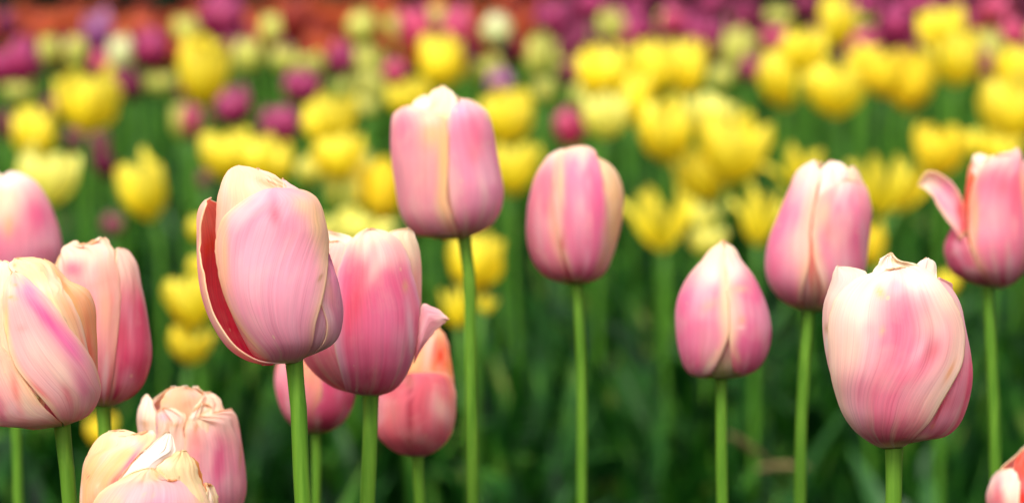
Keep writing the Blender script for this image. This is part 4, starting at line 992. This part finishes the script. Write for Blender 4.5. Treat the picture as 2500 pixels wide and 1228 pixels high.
YEL = [ # x, y, w, h, tilt, kind, colour, label
 (217,250,148,146,4,'cup2','yellow','wide yellow tulip at upper left above the paler leaning pair'),
 (500,175,130,168,3,'cup','yellow','tall yellow tulip below the biggest purple one at the top left'),
 (84,330,108,122,-4,'cup2','yellow','yellow tulip near the left edge, above the pale ragged one'),
 (112,440,140,140,14,'cup2','lemon','pale ragged yellow tulip just above the tulip cut by the left edge'),
 (350,465,122,150,-16,'cup2','yellow','single clean yellow cup leaning left, with clear stem, left of the large sharp pink tulip'),
 (552,382,128,118,-8,'cup','yellow','left yellow tulip of the pair right above the large sharp pink tulip'),
 (655,392,120,112,10,'cup','yellow','right yellow tulip of the pair right above the large sharp pink tulip'),
 (803,300,116,125,3,'cup','yellow','upright yellow tulip at the top of the column left of the tallest pink tulip'),
 (826,385,110,110,-6,'cup2','yellow','middle yellow tulip in the column left of the tallest pink tulip'),
 (852,455,104,140,4,'cup','lemon','lowest large yellow tulip in the column left of the tallest pink tulip'),
 (760,412,60,70,-14,'cup','lemon','small yellow tulip at the left side of the yellow column'),
 (932,468,92,152,-3,'cup','amber','deep yellow tulip touching the left flank of the tallest pink tulip'),
 (862,556,130,70,0,'open','lemon','yellow-green tulip top peeking over the ragged cream rim of the half-hidden pink tulip'),
 (1072,150,112,135,-6,'cup','yellow','bright yellow tulip straight above the tallest pink tulip'),
 (1000,240,104,90,-8,'cup','yellow','yellow tulip touching the top left corner of the tallest pink tulip'),
 (1240,288,124,132,4,'cup2','yellow','yellow tulip under the lilac bud, right of the tallest pink tulip'),
 (1252,412,108,128,2,'cup2','yellow','darker yellow tulip at the right flank of the tallest pink tulip'),
 (1156,640,132,136,0,'cup','yellow','yellow tulip split by the stem of the tallest pink tulip'),
 (1112,752,82,100,-8,'splay','yellow','small yellow tulip low left of the tallest pink tulip\'s stem'),
 (1186,745,50,44,10,'splay','yellow','tiny yellow tulip low right of the tallest pink tulip\'s stem'),
 (1466,178,112,128,-4,'cup','yellow','yellow tulip above the one over the barrel-shaped pink tulip\'s right side'),
 (1480,286,108,108,5,'cup2','lemon','yellow tulip just right above the small rose bud over the barrel-shaped tulip'),
 (1545,245,74,120,0,'cup','yellow','narrow yellow tulip squeezed between two clusters, upper right of centre'),
 (1596,168,112,136,-3,'cup','yellow','yellow tulip in front of the magenta row, left one of two touching'),
 (1678,168,84,134,3,'cup','yellow','yellow tulip in front of the magenta row, right one of two touching'),
 (1628,320,126,158,-2,'cup','yellow','clean oval yellow tulip upper right of the barrel-shaped pink tulip'),
 (1742,288,120,96,12,'cup','lemon','pale yellow tulip on top of the huge yellow double clump'),
 (1790,362,150,170,10,'cup2','yellow','huge wide yellow tulip, right one of the double clump'),
 (1726,428,138,126,-8,'cup2','yellow','lower left yellow tulip of the double clump'),
 (1612,535,150,156,-6,'splay','yellow','spiky yellow tulip with a flared left petal, right of the barrel-shaped pink tulip'),
 (1716,530,84,66,8,'splay','lemon','small ragged yellow tulip above the egg-shaped pink bud\'s left side'),
 (1728,590,88,68,0,'cup2','lemon','small low yellow tulip touching the tip of the egg-shaped pink bud'),
 (1852,532,104,140,2,'splay','yellow','spiky yellow tulip between the egg-shaped bud and the tall slit pink tulip'),
 (1948,415,124,92,-5,'splay','yellow','spiky yellow tulip peeking behind the top of the tall slit pink tulip'),
 (1912,192,112,144,-3,'cup','yellow','yellow tulip left of the bright pair in the upper right clump'),
 (1958,128,98,104,6,'cup2','yellow','yellow tulip behind and above its neighbour in the upper right clump'),
 (2040,55,84,128,0,'cup','yellow','tall yellow tulip reaching the top edge at upper right'),
 (2045,218,128,134,0,'cup2','yellow','round bright yellow tulip in the middle of the upper right clump'),
 (2112,162,80,96,4,'cup','yellow','yellow tulip tucked between the round bright one and the amber pair'),
 (2160,180,100,118,-2,'cup','amber','left tulip of the amber-yellow pair at upper right'),
 (2222,200,98,144,3,'cup','amber','right tulip of the amber-yellow pair at upper right'),
 (2302,75,108,108,-4,'cup','yellow','upper yellow tulip of the stacked pair near the top right'),
 (2338,146,120,126,4,'cup2','yellow','lower yellow tulip of the stacked pair near the top right'),
 (2478,175,90,130,0,'cup2','yellow','upper yellow tulip cut by the right edge'),
 (2462,268,140,170,-4,'cup','yellow','big yellow tulip cut by the right edge, below another'),
 (2290,370,118,126,0,'cup2','amber','yellow tulip above the petal that curls out at the right'),
 (2392,352,88,66,-10,'splay','yellow','ragged yellow tulip peeking over the right edge pink tulip'),
 (2452,372,80,70,12,'cup','yellow','small yellow tulip behind the top of the right edge pink tulip'),
 (2150,452,130,146,-4,'splay','yellow','wide spiky yellow tulip right of the tall slit pink tulip'),
 (2216,462,104,118,24,'splay','amber','spiky yellow tulip leaning right, beside the wide spiky one'),
 (2136,604,50,104,3,'oval','amber','narrow yellow tulip between the slit pink tulip and the white-topped one'),
 (2312,692,52,60,6,'cup','yellow','small yellow tulip at the right shoulder of the white-topped pink tulip'),
 (470,735,104,132,-10,'cup2','yellow','yellow tulip at lower left touching the large sharp pink tulip'),
 (468,842,94,92,8,'cup2','amber','orange-yellow tulip under another, lower left of the large sharp pink tulip'),
 (492,560,60,70,0,'cup','yellow','yellow tulip mostly hidden behind the peeled petal of the large sharp tulip'),
 (484,650,44,50,0,'cup','yellow','small yellow tulip hidden left of the red-lined petal'),
 (256,1052,76,84,0,'cup','amber','yellow tulip behind the stem of the deep pink left tulip'),
]
def dist_yel(x, y, w): return dy(y, 2.65, 3.9)*(1+.06*math.sin(x*.037))
for r in YEL:
    bg_tulip(*r, dist_yel(*r[:3]), YG)

PG = 'purple and magenta tulips in the middle of the bed'
PUR = [
 (15,65,56,76,0,'egg','plum','purple tulip in the top left corner, cut by the left edge'),
 (63,157,84,110,10,'egg','magenta','large magenta tulip at the left edge above the yellow ones'),
 (6,168,60,90,0,'egg','magenta','magenta tulip cut by the left edge beside the large magenta one'),
 (243,78,66,100,-2,'oval','lilac','mauve-pink tulip left of the ivory bud at the upper left'),
 (371,125,90,96,5,'egg','magenta','round crimson-purple tulip right of the ivory bud'),
 (312,208,76,82,0,'egg','plum','dark maroon tulip under the ivory bud'),
 (242,158,52,60,8,'egg','rose','pinkish bud just left of the ivory bud'),
 (545,45,106,120,14,'egg','magenta','biggest purple tulip, leaning right, at the top edge left of centre'),
 (131,266,52,58,0,'egg','plum','small dark purple bud left of the wide yellow tulip'),
 (14,308,38,82,0,'oval','dusky','dull purple tulip cut by the left edge beside a yellow one'),
 (183,338,46,52,0,'egg','dusky','faint dusky bud beneath the wide yellow tulip'),
 (475,298,62,86,4,'oval','rose','pinkish-mauve bud above the yellow pair'),
 (572,262,92,92,0,'egg','magenta','round purple tulip directly under the tall yellow one'),
 (450,226,34,48,0,'egg','plum','tiny dark bud touching the tall yellow tulip'),
 (246,350,48,54,-10,'oval','dusky','upper dusky bud of the purple group left of the clean yellow cup'),
 (262,403,62,84,-18,'oval','plum','lower maroon tulip of the group left of the clean yellow cup'),
 (275,551,56,52,0,'egg','dusky','faint dusky bud low above the ragged cream-topped tulip'),
 (686,312,100,96,-14,'egg','magenta','purple tulip above the right one of the yellow pair'),
 (498,442,34,50,0,'oval','dusky','faint dusky bud left of the large sharp tulip\'s top'),
 (828,147,68,80,4,'egg','magenta','magenta bud left of the pale cream clump at top centre'),
 (738,212,92,82,0,'egg','magenta','crimson-purple tulip in front of a cream one'),
 (966,178,62,56,0,'egg','rose','bright pink bud left of the yellow tulip above the tallest pink one'),
 (722,58,76,104,10,'oval','scarlet','reddish pink tulip at the top near a dark gap'),
 (1023,72,80,116,-8,'oval','rose','crimson-pink tulip upper left of the yellow one at top centre'),
 (1113,76,82,116,5,'oval','rose','pink-purple tulip upper right of the yellow one at top centre'),
 (1140,140,46,80,10,'oval','magenta','narrow magenta tulip behind the yellow one at top centre'),
 (1223,203,66,60,0,'egg','lilac','small lilac bud on top of a yellow tulip right of the tallest pink tulip'),
 (1345,48,86,98,0,'egg','magenta','large magenta tulip at the top just right of centre'),
 (1393,118,72,72,0,'egg','plum','purple bud right below the large magenta one right of centre'),
 (1390,182,56,62,0,'egg','plum','dark maroon bud between the two yellow clusters, above the small rose bud'),
 (1390,314,70,94,0,'oval','rose','small rose-red bud directly above the barrel-shaped pink tulip'),
 (1445,18,80,64,0,'egg','magenta','magenta tulip cut by the top edge right of the large magenta one'),
 (1550,72,92,82,0,'egg','magenta','magenta tulip in the row over the yellow pair, left'),
 (1524,96,50,50,0,'egg','rose','pink bud at the lower left of the magenta row'),
 (1557,12,60,44,0,'egg','magenta','magenta tulip at the top edge above the magenta row'),
 (1640,56,60,70,0,'egg','rose','pink-magenta tulip in the middle of the magenta row'),
 (1678,66,66,76,4,'egg','magenta','magenta tulip right of the middle of the magenta row'),
 (1714,98,88,112,6,'oval','magenta','tall magenta tulip at the right end of the magenta row'),
 (1735,12,68,54,0,'egg','magenta','magenta tulip at the top edge right of the row'),
 (1828,42,54,72,0,'egg','plum','dark plum tulip at the top between magenta and yellow'),
 (1895,96,82,54,0,'egg','rose','bright pink tulip peeking above the upper right yellow clump'),
 (1832,172,56,66,0,'egg','magenta','small magenta bud left of the upper right yellow clump'),
 (1970,20,64,72,0,'egg','plum','dark plum tulip left of the yellow one at the top edge'),
 (2105,102,72,62,0,'egg','rose','pink tulip right of the yellow one at the top edge'),
 (2192,66,92,102,0,'egg','magenta','big purple tulip above the amber-yellow pair'),
 (2250,14,90,52,0,'egg','magenta','magenta tulip cut by the top edge above the stacked yellow pair'),
 (2330,10,80,40,0,'egg','plum','dark magenta tulip cut by the top edge, right of another'),
 (2430,22,84,62,0,'egg','rose','rosy tulip cut by the top edge near the right corner'),
 (2476,82,60,70,0,'egg','rose','pink tulip at the right edge below the corner'),
 (2415,166,60,86,6,'egg','plum','purple tulip between the stacked yellow pair and the right edge'),
 (2380,66,40,50,0,'egg','plum','small maroon bud right of the stacked yellow pair'),
 (1640,8,70,40,0,'egg','plum','dark magenta tulip cut by the top edge over the magenta row'),
 (2120,16,70,50,0,'egg','magenta','magenta tulip cut by the top edge right of the tall yellow one'),
 (1780,8,60,40,0,'egg','plum','plum tulip cut by the top edge left of the dark plum one'),
]
for r in PUR:
    bg_tulip(*r, dy(r[1], 3.5, 5.0, 450)*(1+.05*math.sin(r[0]*.05)), PG)

CG = 'pale cream tulips in the middle of the bed'
CRE = [
 (120,128,54,72,0,'oval','cream','pale cream tulip right of the large magenta one at left'),
 (186,132,58,80,4,'oval','cream','pale cream tulip, second one right of the large magenta tulip at left'),
 (297,137,62,92,0,'oval','ivory','ivory oval bud among purple tulips at upper left'),
 (391,205,84,52,0,'cup2','cream','squat cream tulip under the round crimson-purple one'),
 (46,226,74,46,0,'cup2','cream','squat greenish cream tulip under the large magenta one at left'),
 (440,300,44,90,-6,'oval','cream','pale cream tulip left of the pinkish-mauve bud'),
 (458,78,64,72,0,'oval','cream','cream tulip just left above the tall yellow tulip at left'),
 (604,140,70,92,3,'cup','cream','cream tulip right of the tall yellow tulip at left'),
 (665,78,66,76,0,'oval','cream','cream tulip right of the biggest purple one'),
 (690,148,62,64,0,'cup','cream','cream tulip lower right of the biggest purple tulip'),
 (745,165,84,62,0,'cup2','cream','cream tulip rising behind the crimson-purple one'),
 (885,73,78,84,0,'oval','cream','round cream tulip at top centre left'),
 (900,150,70,70,0,'cup','cream','cream tulip under the round one at top centre left'),
 (905,212,90,92,-6,'cup2','cream','ragged cream tulip left of the yellow one by the tallest pink tulip'),
 (828,222,44,52,0,'oval','cream','small cream bud below the magenta bud at top centre'),
 (893,262,62,50,0,'cup','cream','low cream tulip upper left of the tallest pink tulip'),
 (958,66,30,60,-10,'oval','cream','slim green-cream bud left of the crimson-pink tulip'),
 (1070,42,44,54,0,'oval','cream','small cream tulip between the two crimson-pink ones at top'),
 (1211,78,78,80,0,'egg','ivory','greenish white bud at the top right of centre'),
 (1182,172,86,70,0,'cup2','cream','cream tulip below the greenish white bud'),
 (1316,142,56,112,6,'oval','cream','slim tall cream tulip left of the dark purple buds'),
 (1330,225,50,66,0,'cup','cream','small cream tulip under the slim tall cream one'),
 (1493,66,62,80,0,'oval','cream','cream tulip left of the magenta row'),
 (1622,58,42,64,0,'oval','cream','small cream bud inside the magenta row'),
 (1800,128,80,100,20,'cup','cream','cream tulip leaning right, left of the bright pink one'),
 (1762,192,54,66,0,'cup','cream','small cream tulip beneath the leaning cream one'),
 (1900,44,62,46,0,'cup','cream','squat cream tulip above the bright pink one'),
 (2106,50,60,62,0,'oval','cream','cream tulip right of the yellow one at the top edge'),
 (1420,235,50,60,0,'cup','cream','cream tulip at the left side of the yellow pair over the barrel-shaped tulip'),
 (2420,120,60,70,0,'cup','cream','greenish cream tulip near the right edge above the purple one'),
]
for r in CRE:
    bg_tulip(*r, dy(r[1], 4.0, 5.2, 300)*(1+.04*math.sin(r[0]*.07)), CG)

filler()
# far band of orange and red tulips, mostly one band along the top edge
OG = 'orange and red tulips in the far band'
rs = random.Random(77)
row = 0
for d in (5.65, 5.95, 6.25, 6.6, 7.0, 7.4, 7.8):
    x = -60 + rs.uniform(0, 60)
    while x < 2560:
        yy = -192+(.247+rs.uniform(-.025, .03))*F/d
        right = x > 1350
        dark = (noise.noise(Vector((x*.004, d*1.1, 4.4))) > .33)
        if not (dark and rs.random() < .7) and not (x > 1350 and rs.random() < .35):
            w = rs.uniform(48, 66)*6.6/d
            colr = ('magenta' if rs.random() < .5 else 'plum') if (right and rs.random() < .93) else ('scarlet' if rs.random() < .35 else 'orange')
            purple = colr in ('magenta', 'plum')
            lab = ('magenta tulip in the far blurred row, '+where(x) if colr == 'magenta' else
                   'dark plum tulip in the far blurred row, '+where(x) if colr == 'plum' else
                   'red tulip in the far blurred band, '+where(x) if colr == 'scarlet' else
                   'orange tulip in the far blurred band, '+where(x))
            grp = {'magenta': 'magenta tulips in the far row', 'plum': 'plum tulips in the far row', 'scarlet': 'red tulips in the far band', 'orange': 'orange tulips in the far band'}[colr]
            bg_tulip(x, yy, w, w*rs.uniform(1.0, 1.3), rs.uniform(-10, 10), rs.choice(('egg', 'oval', 'cup')), colr, lab, d, grp, leaves=1)
        x += rs.uniform(58, 96)
    row += 1

# withered leaves low among the stems
def dry_leaf(x, y, d, L, rz, tilt, label, mat=None):
    P = unproj(x, y, d)
    o = link('withered_leaf' if mat is None else 'tulip_leaf', blades_mesh('dry', [((0, 0, 0), 0, L, L*(.4 if mat is None else .2), .25, .0)], mat or M_DRY, 5, 11), None, P)
    o.rotation_euler = (0, tilt, rz)
    tagit(o, label, 'leaf')
dry_leaf(1775, 1065, 2.3, .05, .1, 1.9, 'withered beige leaf low between the egg-shaped bud\'s stem and the next one')
dry_leaf(1850, 1150, 2.35, .045, -.2, 1.2, 'brown withered scrap below the beige leaf at lower right')
dry_leaf(398, 420, 4.3, .13, 3.3, -.12, 'blue-green tulip leaf standing up left above the large sharp pink tulip', M_LEAF2)
